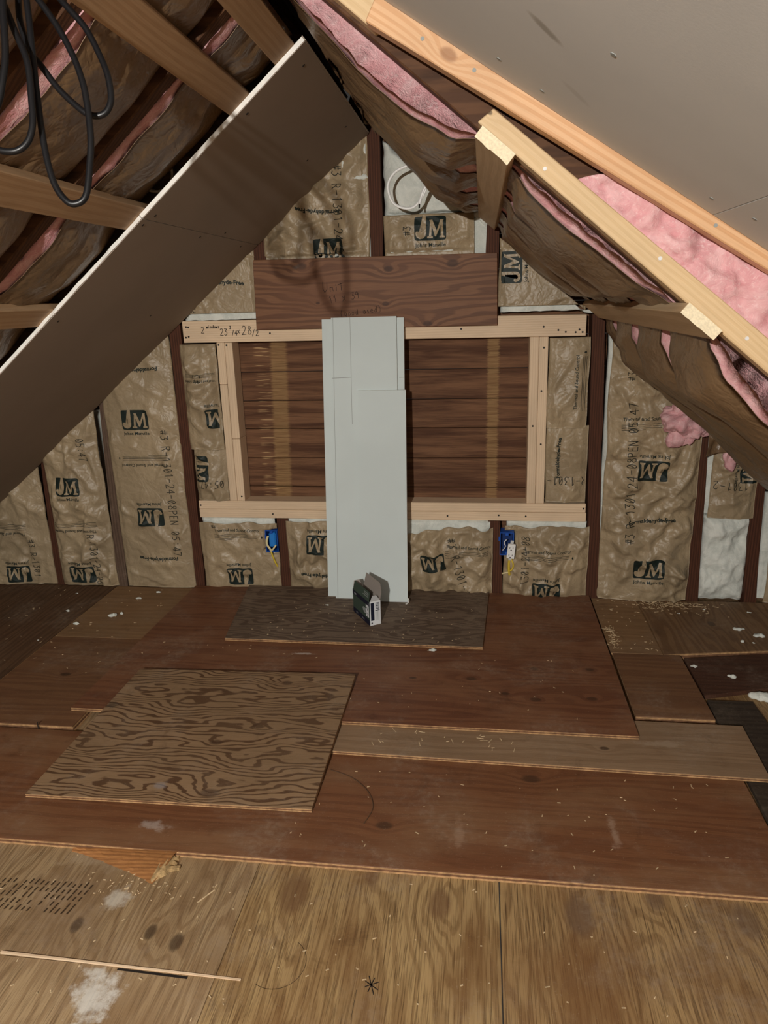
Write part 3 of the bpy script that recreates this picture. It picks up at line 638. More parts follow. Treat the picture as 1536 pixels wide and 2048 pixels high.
# bare fibre pieces in the wall
t = tag(empty('bare_batt', (.2, .05, 1.67)), 'bare white fibreglass block high in the gable behind the cable loop', 'insulation')
def fibre_block(name, x0, x1, z0, topf, y0, seed, parent, amp=.012, mat=None):
    nx, nz = 40, 44; V = []; Fc = []
    for b in (0, 1):
        for j in range(nz+1):
            for i in range(nx+1):
                u = i/nx; v = j/nz; x = x0+(x1-x0)*u; z = z0+(topf(x)-z0)*v
                r = noise.fractal(Vector((x*9, z*9, seed)), 1, 2, 4); e = min(u, 1-u, v, 1-v)
                k = min(1, e*10); rr = noise.noise(Vector((x*26, z*26, seed+3)))*.006
                y = y0+(1-k**.5)*.03-amp*r*k
                V.append((x+rr, .088 if b else min(y, .08), z+rr))
    m_ = (nx+1)*(nz+1)
    for j in range(nz):
        for i in range(nx):
            a = j*(nx+1)+i; Fc.append((a, a+1, a+nx+2, a+nx+1)); Fc.append((m_+a, m_+a+nx+1, m_+a+nx+2, m_+a+1))
    for L in (list(range(nx+1)), [nz*(nx+1)+i for i in range(nx+1)], [j*(nx+1) for j in range(nz+1)], [j*(nx+1)+nx for j in range(nz+1)]):
        for a, b in zip(L, L[1:]): Fc.append((a, b, b+m_, a+m_))
    return mobj(name, V, Fc, mat or M_white, parent, True)
fibre_block('fibreglass', .045, .470, 1.672, lambda x: 1.99-.824*x, .0, 21, t)
t = tag(empty('bare_batt', (1.51, .05, 0)), 'bare white fibreglass batt at the floor between the two rightmost studs', 'insulation')
fibre_block('fibreglass', 1.418, 1.612, .006, lambda x: .405, -.004, 22, t, .03)
t = tag(empty('bare_batt', (-.06, .05, 1.86)), 'small white fibreglass tuft left of the centre stud near the ridge', 'insulation')
fibre_block('fibreglass', -.13, -.012, 1.80, lambda x: 1.985+.815*x, -.006, 23, t, .015)

# ------------------------------------------------------------------ roof: decks, rafters, ridge (the setting)
ceil_r = tag(empty('ceiling', (.8, -.7, 1.4)), 'right roof slope of old boards and dark rafters', kind='structure')
slab(PR, 'roof_deck', -.02, 3.2, -1.50, .12, .175, .195, M_deck, ceil_r)
for y in (-1.42, -1.02, -.62, -.22): slab(PR, 'rafter', .0, 3.1, y-.02, y+.02, .026, .172, M_rafter, ceil_r, .003)
ceil_l = tag(empty('ceiling', (-.8, -1.5, 1.4)), 'left roof slope of old boards and dark rafters', kind='structure')
slab(PL, 'roof_deck', -.02, 3.2, -4.4, .12, .19, .21, M_deck, ceil_l)
for y in (-3.78, -3.38, -2.98, -2.58, -2.18, -1.78, -1.38, -.98, -.58, -.18): slab(PL, 'rafter', .0, 3.1, y-.022, y+.022, .040, .188, M_rafter, ceil_l, .003)
box('ridge_board', -.02, .02, -4.4, .10, 2.035, 2.168, M_stud, ceil_l, .002)
box('ridge_cap', -.20, .20, -4.4, .13, 2.170, 2.19, M_deck, ceil_l, .002)

# furring strips on the left slope
def strip(P, label, s0, s1, y0, y1, h0, h1, mat, bev=.002, end=False):
    c = P((s0+s1)/2, (y0+y1)/2, h0)
    t = tag(empty('furring_strip', c), label, 'board')
    slab(P, 'board', s0, s1, y0, y1, h0, h1, mat, t, bev)
    if end:   # rough pale sawn end
        n, m_ = 12, 5; V = []; Fc = []
        for j in range(m_+1):
            for i in range(n+1):
                s = s0+(s1-s0)*i/n; h = h0+(h1-h0)*j/m_
                V.append(P(s, y0-.001-.003*abs(noise.noise(Vector((s*150, h*150, 0)))), h-(.004*abs(noise.noise(Vector((s*120, 3, 1)))) if j == 0 else 0)))
        for j in range(m_):
            for i in range(n): a = j*(n+1)+i; Fc.append((a, a+1, a+n+2, a+n+1))
        mobj('sawn_end', V, Fc, M_end, t)
    return t
strip(PL, 'left slope furring strip closest to the ridge, above the drywall top corner', .030, .100, -3.4, -.03, .0135, .0385, M_strap)
strip(PL, 'left slope furring strip crossing behind the black cord coil', .195, .270, -3.4, -.03, .0135, .0385, M_strap)
strip(PL, 'left slope furring strip meeting the drywall joint', .610, .695, -3.4, -.03, .0135, .0385, M_strap)
strip(PL, 'left slope furring strip lowest in view at the left edge', 1.022, 1.100, -3.4, -.03, .0135, .0385, M_strap)
strip(PL, 'left slope furring strip low under the drywall', 1.44, 1.52, -3.4, -.03, .0135, .0385, M_strap)

# hanging drywall on the left slope: two boards with a joint
t = tag(empty('hanging_drywall', PL(.3, -.5, 0)), 'upper drywall board screwed to the left slope, from ridge to joint', 'drywall')
slab(PL, 'paper_face', .008, .6335, -1.081, -.008, .0, .0015, M_dry_back, t); slab(PL, 'gypsum_core', .006, .634, -1.083, -.006, .0016, .0128, M_gyp, t)
slab(PL, 'paper_edge', .003, .0058, -1.083, -.006, .0, .0135, M_dry_back, t)
t2 = tag(empty('hanging_drywall', PL(1.6, -.5, 0)), 'lower long drywall board on the left slope, running down to the floor side', 'drywall')
slab(PL, 'paper_face', .6360, 2.47, -1.081, -.008, .0, .0015, M_dry_back, t2)
# lower board with its ragged cut edge
n = 60; V = []; Fc = []
for i in range(n+1):
    s = .636+(2.47-.636)*i/n; rg = .006*noise.noise(Vector((s*40, 0, 0)))
    V += [PL(s, -1.083-abs(rg), .0016), PL(s, -.006, .0016), PL(s, -.006, .0128), PL(s, -1.080+rg, .0128)]
for i in range(n):
    for k in range(4): Fc.append((i*4+k, i*4+(k+1) % 4, i*4+4+(k+1) % 4, i*4+4+k))
Fc += [(0, 1, 2, 3), (n*4+3, n*4+2, n*4+1, n*4)]
mobj('gypsum_core', V, Fc, M_gyp, t2)
for (s, y, p_) in [(.045, -.98, t), (.235, -1.04, t), (.235, -.35, t), (.06, -.3, t), (.615, -1.03, t), (.615, -.45, t), (.655, -1.05, t2), (.655, -.62, t2), (.66, -.18, t2), (1.06, -1.03, t2), (1.06, -.4, t2)]:
    q = PL(s, y, -.0003); bm = bmesh.new(); bmesh.ops.create_cone(bm, cap_ends=True, segments=8, radius1=.0045, radius2=.0045, depth=.001, matrix=Matrix.Translation(q)@Matrix.Rotation(TL, 4, 'Y').inverted())
    bm_obj('screw_head', bm, M_pen, p_)

# ------------------------------------------------------------------ roof batts
def lerp_table(T, s):
    if s <= T[0][0]: return T[0][1]
    for (a, va), (b, vb) in zip(T, T[1:]):
        if s <= b:
            k = (s-a)/(b-a); k = k*k*(3-2*k); return va+(vb-va)*k
    return T[-1][1]
def roof_batt(P, label, s0, s1, y0, y1, mid, edge0, edge1, seed, cover=(0.03, .97), pinkdrop=.0, amp=1.0, ns=150, nv=26, hb=.165, name='roof_batt', group=None):
    """batt lying in a rafter bay: mid(s), edge0(s), edge1(s) give the height of its underside; kraft covers v in cover"""
    o = Vector((seed*4.1, seed*7.7, seed*1.9))
    def hh(s, v):
        m_, a, b = mid(s), edge0(s), edge1(s)
        e = a*(1-v)+b*v; k = math.sin(math.pi*min(1, max(0, v)))**.65
        w = .010*noise.noise(Vector((s*3.5, v*2.2, 0))+o)+.012*(.3-abs(noise.noise(Vector((s*5.0, v*4.0, 5))+o)))+.006*(.3-abs(noise.noise(Vector((s*14, v*9, 9))+o)))
        return e+(m_-e)*k-amp*w*(.4+.6*k)
    t = tag(empty(name, P((s0+s1)/2, (y0+y1)/2, .03)), label, 'insulation', group)
    def sheet_mesh(nm, v0, v1, dh, mat, closed, wav=0.0):
        V = []; Fc = []
        for j in range(nv+1):
            for i in range(ns+1):
                s = s0+(s1-s0)*i/ns
                va = v0+wav*noise.noise(Vector((s*6, seed, 0))); vb = v1+wav*noise.noise(Vector((s*6, seed+9, 0)))
                v = va+(vb-va)*j/nv; fz = 0
                if closed: fz = .006*noise.fractal(Vector((s*25, v*12, seed)), 1, 2, 3)
                V.append(P(s, y0+(y1-y0)*v, hh(s, v)+dh+fz))
        n = len(V)
        for j in range(nv):
            for i in range(ns): a = j*(ns+1)+i; Fc.append((a, a+1, a+ns+2, a+ns+1))
        if closed:
            for j in range(nv+1):
                for i in range(ns+1): V.append(P(s0+(s1-s0)*i/ns, y0+(y1-y0)*(v0+(v1-v0)*j/nv), hb))
        else: V += [P(*(lambda i, j: (s0+(s1-s0)*i/ns, y0+(y1-y0)*0, 0))(0, 0)) for _ in range(0)]
        if not closed:
            for j in range(nv+1):
                for i in range(ns+1):
                    s = s0+(s1-s0)*i/ns; va = v0+wav*noise.noise(Vector((s*6, seed, 0))); vb = v1+wav*noise.noise(Vector((s*6, seed+9, 0))); v = va+(vb-va)*j/nv
                    V.append(P(s, y0+(y1-y0)*v, hh(s, v)+dh+.0012))
        for j in range(nv):
            for i in range(ns): a = n+j*(ns+1)+i; Fc.append((a, a+ns+1, a+ns+2, a+1))
        for L in (list(range(ns+1)), [nv*(ns+1)+i for i in range(ns+1)], [j*(ns+1) for j in range(nv+1)], [j*(ns+1)+ns for j in range(nv+1)]):
            for a, b in zip(L, L[1:]): Fc.append((a, b, b+n, a+n))
        return mobj(nm, V, Fc, mat, t, True)
    sheet_mesh('fibreglass', .0, 1.0, .006, M_pink, True)
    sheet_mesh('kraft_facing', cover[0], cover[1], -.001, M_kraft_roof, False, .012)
    return t
MID_R = [(0, .0), (.15, -.030), (.30, -.052), (.42, -.072), (.50, -.050), (.548, .018), (.648, .018), (.70, -.022), (.85, -.040), (1.0, -.030), (1.075, .018), (1.20, .018), (1.245, -.055), (1.32, -.095), (1.5, -.085), (1.7, -.085), (1.9, -.11), (2.2, -.10), (2.6, -.05)]
EDG_N = [(0, .0), (.15, -.012), (.25, -.026), (.38, -.026), (.48, -.008), (.55, .022), (.64, .022), (.8, .016), (1.05, .018), (1.19, .022), (1.24, .016), (1.32, -.005), (1.45, -.03), (1.8, -.05), (2.6, -.03)]
EDG_M = [(0, .02), (.55, .022), (.64, .022), (1.05, .02), (1.19, .022), (1.4, -.01), (1.8, -.03), (2.6, 0)]
def tab(T, k=1.0, d=0.0): return lambda s: lerp_table(T, s)*k+d if lerp_table(T, s) < 0 else lerp_table(T, s)
G_R = 'sagging batts in the right slope'
roof_batt(PR, 'sagging right slope batt next to the pale sister boards, pink edge showing', .02, 2.45, -1.398, -1.04, tab(MID_R, .95), tab(EDG_N), tab(EDG_M), 3, (.035, .96), group=G_R)
roof_batt(PR, 'sagging right slope batt, second from the pale sister boards', .02, 2.45, -1.0, -.64, tab(MID_R, 1.0), tab(EDG_M), tab(EDG_M), 4, (.10, .97), group=G_R)
roof_batt(PR, 'sagging right slope batt, second from the gable wall', .02, 2.4, -.60, -.24, tab(MID_R, .95), tab(EDG_M), tab(EDG_M), 5, (.12, .97), group=G_R)
roof_batt(PR, 'sagging right slope batt touching the gable wall', .02, 2.0, -.20, -.006, tab(MID_R, .45), tab(EDG_M), tab(EDG_M), 6, (.12, .99), amp=.6, group=G_R)
MID_L = [(0, .035), (.1, .036), (.15, .030), (.195, .040), (.27, .040), (.36, .022), (.5, .024), (.60, .040), (.70, .040), (.80, .016), (.92, .02), (1.01, .040), (1.11, .040), (1.25, .016), (1.43, .04), (1.53, .04), (1.8, .01), (2.6, .03)]
EDG_L = [(0, .075), (2.6, .075)]
G_L = 'dark kraft batts in the left slope'
for i, (ya, lab) in enumerate([(-.955, 'left slope batt hidden mostly above the hanging drywall edge'), (-1.358, 'left slope batt along the drywall cut edge, pink strip at its near side'), (-1.758, 'left slope batt above the middle of the cord coil, pink strip at its near side'), (-2.158, 'left slope batt at the top left corner of the picture'), (-2.558, 'left slope batt above the lamp side of the attic')][1:]):
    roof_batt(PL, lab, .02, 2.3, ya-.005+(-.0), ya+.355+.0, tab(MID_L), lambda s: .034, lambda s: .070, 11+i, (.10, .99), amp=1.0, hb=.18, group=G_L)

for k, (ya, yb_, lab) in enumerate([(-1.10, -.66, 'loose kraft flange hanging along the ridge beside the drywall top corner'), (-.60, -.14, 'loose kraft flange hanging along the ridge near the gable wall')]):
    V = []; Fc = []; n_, m2 = 44, 10
    for j in range(m2+1):
        for i in range(n_+1):
            u, v = i/n_, j/m2; y = ya+(yb_-ya)*u; dr = .055+.035*noise.noise(Vector((u*3.3, k*5, 1)))+.012*noise.noise(Vector((u*11, k*5, 2)))
            V.append((.012+.030*v+.012*noise.noise(Vector((u*7, v*2, k+3))), y, 1.995-dr*v))
    nn = len(V)
    for j in range(m2):
        for i in range(n_): a = j*(n_+1)+i; Fc.append((a, a+1, a+n_+2, a+n_+1))
    V += [(a+.0012, b, c) for a, b, c in V]; Fc += [tuple(reversed([i+nn for i in f])) for f in Fc[:]]
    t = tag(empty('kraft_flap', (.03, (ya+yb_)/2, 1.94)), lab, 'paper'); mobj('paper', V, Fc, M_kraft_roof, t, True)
# straps on the right slope with sawn ends
strip(PR, 'short pale furring strip on the right slope, nearer the ridge, sawn end facing out', .553, .638, -1.525, -.03, .0, .024, M_strap_r, end=True)
strip(PR, 'short pale furring strip on the right slope, lower one, sawn end facing out', 1.098, 1.188, -1.525, -.03, .0, .024, M_strap_r, end=True)

# ------------------------------------------------------------------ dormer: sister boards, dormer rafter, ceiling board, cheek insulation
def yprism(name, q, y0, y1, mat, parent, bev=.002):
    """q: four (x, z) corners"""
    p = [(x, y0, z) for x, z in q]+[(x, y1, z) for x, z in q]
    return hexa(name, p, mat, parent, bev)
M_sis = wood('pale_sister_lumber', (.72, .53, .31), (.60, .41, .21), 'xz', 40, 1.2, ang=TR, rough=.55, ring=.4, fiber=.15, bump=.05, knots=[(.455, 1.70, .008)], rnd=False)
M_dorm = wood('orange_fir_lumber', (.74, .46, .26), (.60, .31, .14), 'xz', 48, 1.3, ang=math.atan(.614), rough=.5, ring=.6, stretch=.08, fiber=.15, bump=.05, knots=[(.375, 1.795, .019)], rnd=False, knotcol=(.28, .13, .06))
def rz(s, h): p = PR(s, 0, h); return (p[0], p[2])
def rot_wood(o): return o
t = tag(empty('sister_board', (.9, -1.46, 1.3)), 'pale sister board nailed on the rafter face below the pink cheek insulation', 'board')
yprism('board', [rz(.535, .030), rz(2.3, .020), rz(2.3, .088), rz(.90, .086), ][:3]+[rz(.545, .068)], -1.482, -1.4415, M_sis, t)
for (s, h) in [(.70, .045), (1.00, .058), (1.25, .05)]:
    q = PR(s, -1.4825, h); bm = bmesh.new(); bmesh.ops.create_cone(bm, cap_ends=True, segments=10, radius1=.0045, radius2=.004, depth=.0015, matrix=Matrix.Translation(q)@Matrix.Rotation(math.pi/2, 4, 'X'))
    bm_obj('screw_head', bm, flat('screw_metal', (.75, .75, .75), .25, .8), t)
t = tag(empty('sister_board', (.12, -1.46, 1.9)), 'short pale sister board end near the ridge at the top edge', 'board')
yprism('board', [rz(-.02, .034), rz(.262, .034), rz(.300, .098), rz(-.02, .098)], -1.482, -1.4415, M_sis, t)
t = tag(empty('dormer_rafter', (.7, -1.5, 1.6)), 'orange fir board with a big knot along the dormer drywall edge', 'board')
zb = lambda x: 1.998-.614*x
zt = lambda x: 2.075-.632*x
yprism('board', [(.214, zb(.214)-.004), (1.45, zb(1.45)), (1.45, zt(1.45)), (.245, zt(.245))], -1.522, -1.4845, M_dorm, t)
for (x, z) in [(.325, 1.825), (.425, 1.765), (.9, 1.465)]:
    bm = bmesh.new(); bmesh.ops.create_cone(bm, cap_ends=True, segments=8, radius1=.004, radius2=.004, depth=.001, matrix=Matrix.Translation((x, -1.5224, z))@Matrix.Rotation(math.pi/2, 4, 'X'))
    bm_obj('screw_head', bm, M_pencil, t)
dz = lambda x: 2.055-.64*x
t = tag(empty('dormer_drywall', (1.1, -2.5, 1.4)), 'large grey drywall ceiling overhead at upper right with one joint', 'drywall')
def dslab(name, x0, x1, y0, y1, m_, a, b): 
    return hexa(name, [(x0, y0, dz(x0)+a), (x1, y0, dz(x1)+a), (x1, y1, dz(x1)+a), (x0, y1, dz(x0)+a), (x0, y0, dz(x0)+b), (x1, y0, dz(x1)+b), (x1, y1, dz(x1)+b), (x0, y1, dz(x0)+b)], m_, t)
dslab('drywall_board', .10, .8915, -4.3, -1.5265, M_dry_dormer, 0, .0127); dslab('drywall_board', .8935, 2.4, -4.3, -1.5265, M_dry_dormer, 0, .0127)
for (x, y) in [(.86, -1.62), (.925, -1.66), (.55, -1.60), (.62, -1.95), (.47, -1.62)]:
    bm = bmesh.new(); bmesh.ops.create_cone(bm, cap_ends=True, segments=8, radius1=.005, radius2=.005, depth=.001, matrix=Matrix.Translation((x, y, dz(x)-.0004))@Matrix.Rotation(math.atan(.64), 4, 'Y'))
    bm_obj('screw_dimple', bm, M_pencil, t)
put2 = [(p[0], p[1]) for p in [(0, 0)]]
# cheek insulation between the two pale boards
t = tag(empty('cheek_insulation', (1.0, -1.46, 1.4)), 'torn pink fibreglass stuffed between the orange board and the pale sister board', 'insulation')
nx, nz = 110, 26; V = []; Fc = []
for b in (0, 1):
    for j in range(nz+1):
        for i in range(nx+1):
            x = .620+(1.45-.620)*i/nx; lo = 2.0-.824*x+.055; hi = max(zb(x)+.022, lo+.004); hi = lo+(hi-lo)*min(1, i/14)**.5
            z = lo+(hi-lo)*j/nz
            e = min(1, i/6)
            f_ = noise.fractal(Vector((x*16, z*16, 3)), 1, 2, 5); f2 = max(0, noise.noise(Vector((x*60, z*60, 8))))
            y = -1.452-.012*e-.020*f_*e-.006*f2 if b == 0 else -1.4412
            V.append((x, min(y, -1.4425) if b == 0 else y, z))
m_ = (nx+1)*(nz+1)
for j in range(nz):
    for i in range(nx):
        a = j*(nx+1)+i; Fc.append((a, a+1, a+nx+2, a+nx+1)); Fc.append((m_+a, m_+a+nx+1, m_+a+nx+2, m_+a+1))
for L in (list(range(nx+1)), [nz*(nx+1)+i for i in range(nx+1)], [j*(nx+1) for j in range(nz+1)], [j*(nx+1)+nx for j in range(nz+1)]):
    for a, b in zip(L, L[1:]): Fc.append((a, b, b+m_, a+m_))
mobj('fibreglass', V, Fc, M_pink, t, True)

# torn pink pieces hanging at the lower right of the slope
t = tag(empty('torn_insulation', (1.28, -.12, .75)), 'torn pink fibreglass clump hanging beside the right slope above a stud', 'insulation')
fluff('fibreglass', (1.292, -.10, .835), (.098, .036, .080), M_pink, t, .05, 12, 5, 4, boxy=.35, spike=.016)
fluff('fibreglass', (1.225, -.09, .790), (.030, .025, .055), M_pink, t, .03, 18, 4, 6, spike=.006)
t = tag(empty('torn_insulation', (1.45, -.12, .65)), 'long pink fibreglass strand hanging at the right behind the sagging kraft', 'insulation')
fluff('fibreglass', (1.452, -.11, .755), (.030, .026, .110), M_pink, t, .04, 12, 5, 9, spike=.006)
t = tag(empty('kraft_flap', (1.36, -.10, .72)), 'loose kraft paper flap between the two torn pink pieces', 'paper')
V = []; Fc = []
for j in range(19):
    for i in range(13):
        u, v = i/12, j/18; x = 1.335+.085*u-.02*v*0; z = .705+.24*v+.02*u; V.append((x+.012*math.sin(v*3), -.185+.02*math.sin(u*3+v*2)+.02*noise.noise(Vector((u*3, v*4, 2))), z))
nn = len(V)
for j in range(18):
    for i in range(12): a = j*13+i; Fc.append((a, a+1, a+14, a+13))
V += [(a, b+.0012, c) for a, b, c in V]; Fc += [tuple(reversed([i+nn for i in f])) for f in Fc[:]]
mobj('paper', V, Fc, M_kraft_roof, t, True)

# ------------------------------------------------------------------ board on the header, leaning drywall pieces
M_unit = wood('knotty_brown_board', (.215, .100, .048), (.105, .042, .020), 'xz', freq=22, warp=1.9, ring=.75, fiber=.3, rough=.55, rnd=False, stretch=.14,
    knots=[(-.305, 1.485, .022), (.06, 1.462, .020), (.325, 1.475, .026), (-.245, 1.335, .009), (.045, 1.325, .015), (.22, 1.24, .02)], knotcol=(.040, .016, .009), stains=[(-.33, 1.48, .03, .015, (.10, .09, .08), .6)], patch=(.16, .066, .03))
t = tag(empty('header_board', (0, -.01, 1.23)), 'wide knotty brown board with pencilled notes fixed above the window framing', 'board')
hexa('board', [(-.523, -.022, 1.231), (.510, -.022, 1.226), (.510, -.0025, 1.226), (-.523, -.0025, 1.231), (-.516, -.022, 1.517), (.505, -.022, 1.510), (.505, -.0025, 1.510), (-.516, -.0025, 1.517)], M_unit, t, .002)
M_burnt = flat('faint_pencil_on_board', (.035, .016, .010), .7)
for (txt, sz, x, z, r, w) in [('U', .042, -.222, 1.378, 0, .0022), ('nit', .030, -.190, 1.380, 4, .0022), ('11 x 39', .028, -.195, 1.332, 8, .0020), ('(good used)', .024, -.150, 1.276, 6, .0018)]:
    put('handwriting', stroke_mesh(txt, sz, w, .04), flatY(-.0228), x, z, r, M_burnt, t, .0)

ZT = ZR+.0125
def lean(label, x0b, x1b, x0t, x1t, zb_, zt_, yb, yt, th=.0127, lines=()):
    t = tag(empty('drywall_offcut', ((x0b+x1b)/2, yb, zb_)), label, 'drywall', 'drywall offcuts leaning on the wall')
    def pt(u, v, d):  # d: depth behind the face
        xa = x0b+(x1b-x0b)*u; xb2 = x0t+(x1t-x0t)*u
        return (xa+(xb2-xa)*v, yb+(yt-yb)*v+d, zb_+(zt_-zb_)*v)
    def sl(nm, d0, d1, mat, ins=0): 
        return hexa(nm, [pt(0, 0, d0), pt(1, 0, d0), pt(1, 0, d1), pt(0, 0, d1), pt(0, 1, d0), pt(1, 1, d0), pt(1, 1, d1), pt(0, 1, d1)], mat, t)
    sl('paper_face', 0, .0018, M_dry_blue); sl('gypsum_core', .0019, th, M_gyp)
    for (u0, v0, u1, v1, w) in lines:
        W = abs(x1b-x0b); H = zt_-zb_
        du, dv = (w/W, 0) if abs(v1-v0) > abs(u1-u0) else (0, w/H)
        hexa('pencil_line', [pt(u0, v0, -.0004), pt(u0+du, v0+dv, -.0004), pt(u1+du, v1+dv, -.0004), pt(u1, v1, -.0004), pt(u0, v0, -.0001), pt(u0+du, v0+dv, -.0001), pt(u1+du, v1+dv, -.0001), pt(u1, v1, -.0001)], M_pencil, t)
    return t
lean('tall drywall offcut leaning rearmost, only its left and right margins showing', -.246, .118, -.229, .122, ZT, 1.268, -.127, -.0365, lines=[(.935, .80, .995, .80, .002)])
lean('tall drywall offcut leaning in the middle of the three, with pencil cut lines', -.206, .090, -.186, .092, ZT, 1.274, -.148, -.0500, lines=[(.30, .64, .29, 1.0, .0016), (.0, .798, .30, .800, .002), (.03, .0, .028, 1.0, .0015)])
lean('short drywall offcut leaning frontmost behind the open carton', -.086, .128, -.076, .129, ZT, .972, -.172, -.0860)
# torn corner of paper on the middle piece, and a peeled paper curl at the bottom
t = tag(empty('paper_scrap', (.13, -.17, ZT)), 'thin torn paper curl at the foot of the leaning drywall', 'paper')
tube('paper', [(.132, -.172, ZT+.018), (.134, -.180, ZT+.010), (.130, -.190, ZT+.004), (.122, -.200, ZT+.003)], .003, M_gyp, t, 6, 5)

# ------------------------------------------------------------------ electrical boxes
M_blue = flat('blue_plastic', (.010, .085, .42), .35, .5); M_blue_shaded = flat('blue_plastic_shaded', (.006, .03, .14), .5, .3)  # second blue is a darker copy: shade inside the boxes put into the colour
M_yel = flat('yellow_cable', (.66, .48, .05), .5, .4); M_cream = flat('bare_paper_cable', (.72, .62, .34), .6, .3)
M_outlet = flat('white_plastic', (.86, .86, .84), .35, .5); M_metal = flat('steel_strap', (.55, .55, .55), .3, .8)
def blue_box(label, x0, x1, z0, z1, y0=-.014, y1=.06, tilt=0):
    t = tag(empty('junction_box', ((x0+x1)/2, y0, z0)), label, 'electrical box'); w = .0035
    box('side_wall', x0, x0+w, y0, y1, z0, z1, M_blue, t, .0008); box('side_wall', x1-w, x1, y0, y1, z0, z1, M_blue, t, .0008)
    box('top_wall', x0+w, x1-w, y0, y1, z1-w, z1, M_blue, t, .0008); box('bottom_wall', x0+w, x1-w, y0, y1, z0, z0+w, M_blue, t, .0008)
    box('back_wall', x0+w, x1-w, y1-w, y1, z0+w, z1-w, M_blue_shaded, t, .0008)
    xm = (x0+x1)/2
    box('screw_tab', xm-.008, xm+.008, y0, y0+.02, z1-.016, z1-w, M_blue, t, .002); box('screw_tab', xm-.008, xm+.008, y0, y0+.02, z0+w, z0+.016, M_blue, t, .002)
    box('nail_bracket', x0-.006, x0, y0+.012, y0+.03, z1-.045, z1-.025, M_blue, t, .001)
    return t
bxl = blue_box('empty blue junction box with a looped cable, left of the leaning drywall', -.562, -.503, .203, .312)
box('divider', -.546, -.512, -.013, .05, .228, .300, flat('bright_blue_inner', (.02, .20, .62), .4, .4), bxl, .006)
t = tag(empty('cable', (-.53, -.02, .13)), 'yellow cable hooked in the left blue box and hanging below', 'cable')
tube('yellow_jacket', [(-.514, -.006, .128), (-.522, -.016, .155), (-.532, -.020, .190), (-.537, -.018, .205)], .0045, M_yel, t, 8)
tube('bare_end', [(-.537, -.016, .206), (-.540, -.022, .222), (-.553, -.022, .244), (-.553, -.020, .268), (-.548, -.012, .284)], .0058, M_cream, t, 8, flat=.5)
tube('bare_end', [(-.536, -.018, .213), (-.526, -.020, .222), (-.512, -.014, .240)], .004, M_cream, t, 8, flat=.5)
bxr = blue_box('blue junction box right of the leaning drywall with outlet pulled out', .537, .600, .209, .318)
t = tag(empty('outlet', (.586, -.05, .205)), 'white duplex outlet dangling from the right blue box', 'outlet')
def tlt(p): 
    c, s = math.cos(.10), math.sin(.10); x, z = p[0]-.587, p[2]-.24; return (.587+x*c+z*s, p[1], .24-x*s+z*c)
def tb(nm, x0, x1, y0, y1, z0, z1, m_, bv=.0): 
    P = [(x0, y0, z0), (x1, y0, z0), (x1, y1, z0), (x0, y1, z0), (x0, y0, z1), (x1, y0, z1), (x1, y1, z1), (x0, y1, z1)]
    return hexa(nm, [tlt(p) for p in P], m_, t, bv)
tb('face_plate', .570, .604, -.050, -.036, .206, .274, M_outlet, .0015); tb('housing', .572, .602, -.036, -.012, .212, .268, flat('dark_housing', (.02, .02, .022), .5), .001)
tb('mounting_strap', .580, .594, -.036, -.034, .192, .288, M_metal, .0004)
for zz in (.257, .222):
    tb('slot', .578, .5805, -.0506, -.0498, zz-.004, zz+.005, M_pen); tb('slot', .592, .5945, -.0506, -.0498, zz-.003, zz+.004, M_pen); tb('ground_hole', .583, .589, -.0506, -.0498, zz-.013, zz-.008, M_pen)
t = tag(empty('cable', (.58, -.03, .11)), 'yellow cable bundle hanging below the white outlet', 'cable')
tube('yellow_jacket', [(.581, -.030, .200), (.579, -.032, .170), (.580, -.030, .140), (.583, -.026, .118)], .006, M_yel, t, 8)
tube('yellow_jacket', [(.588, -.030, .200), (.598, -.036, .175), (.596, -.036, .155), (.586, -.032, .140)], .004, M_yel, t, 8)
tube('yellow_jacket', [(.582, -.028, .132), (.565, -.030, .130), (.550, -.022, .122)], .004, M_cream, t, 8)
tube('wire', [(.550, -.006, .230), (.562, -.026, .255), (.556, -.028, .275), (.566, -.03, .29)], .0022, M_outlet, t, 6)

# white cable loop high in the gable
t = tag(empty('white_cable', (.2, -.1, 1.7)), 'loop of white electrical cable hanging in front of the bare white fibreglass', 'cable')
tube('jacket', [(.262, -.17, 1.80), (.240, -.155, 1.812), (.217, -.15, 1.829), (.169, -.15, 1.828), (.111, -.15, 1.805), (.083, -.148, 1.760), (.099, -.146, 1.702), (.145, -.145, 1.678), (.185, -.146, 1.684), (.218, -.148, 1.722), (.236, -.15, 1.770), (.238, -.155, 1.812)], .0055, M_outlet, t, 10, 8, .6)
tube('jacket', [(.240, -.158, 1.815), (.236, -.152, 1.770), (.214, -.150, 1.725), (.203, -.150, 1.690)], .0055, M_outlet, t, 10, 8, .6)
tube('bare_end', [(.203, -.150, 1.690), (.202, -.150, 1.676)], .003, M_pen, t, 6, 3)

# duct end behind the left drywall
t = tag(empty('duct', (-.42, -1.07, 1.70)), 'round beige duct opening half hidden behind the left drywall edge', 'duct')
bm = bmesh.new(); c0 = Vector(PL(.535, -1.03, .080)); ax = (Vector((.12, -.95, -.12))).normalized(); e1 = ax.cross(Vector((0, 0, 1))).normalized(); e2 = ax.cross(e1); ring = []
prof = [(.052, -.10), (.052, .0), (.054, .003), (.048, .003), (.046, .0), (.046, -.10)]
for k in range(28):
    an = 2*math.pi*k/28; ring.append([bm.verts.new(c0+ax*hh_+(e1*math.cos(an)+e2*math.sin(an))*rr) for rr, hh_ in prof])
for k in range(28):
    for j in range(len(prof)-1): bm.faces.new([ring[k][j], ring[k][j+1], ring[(k+1) % 28][j+1], ring[(k+1) % 28][j]])
bm_obj('pipe', bm, flat('beige_duct', (.42, .33, .22), .5), t, True)
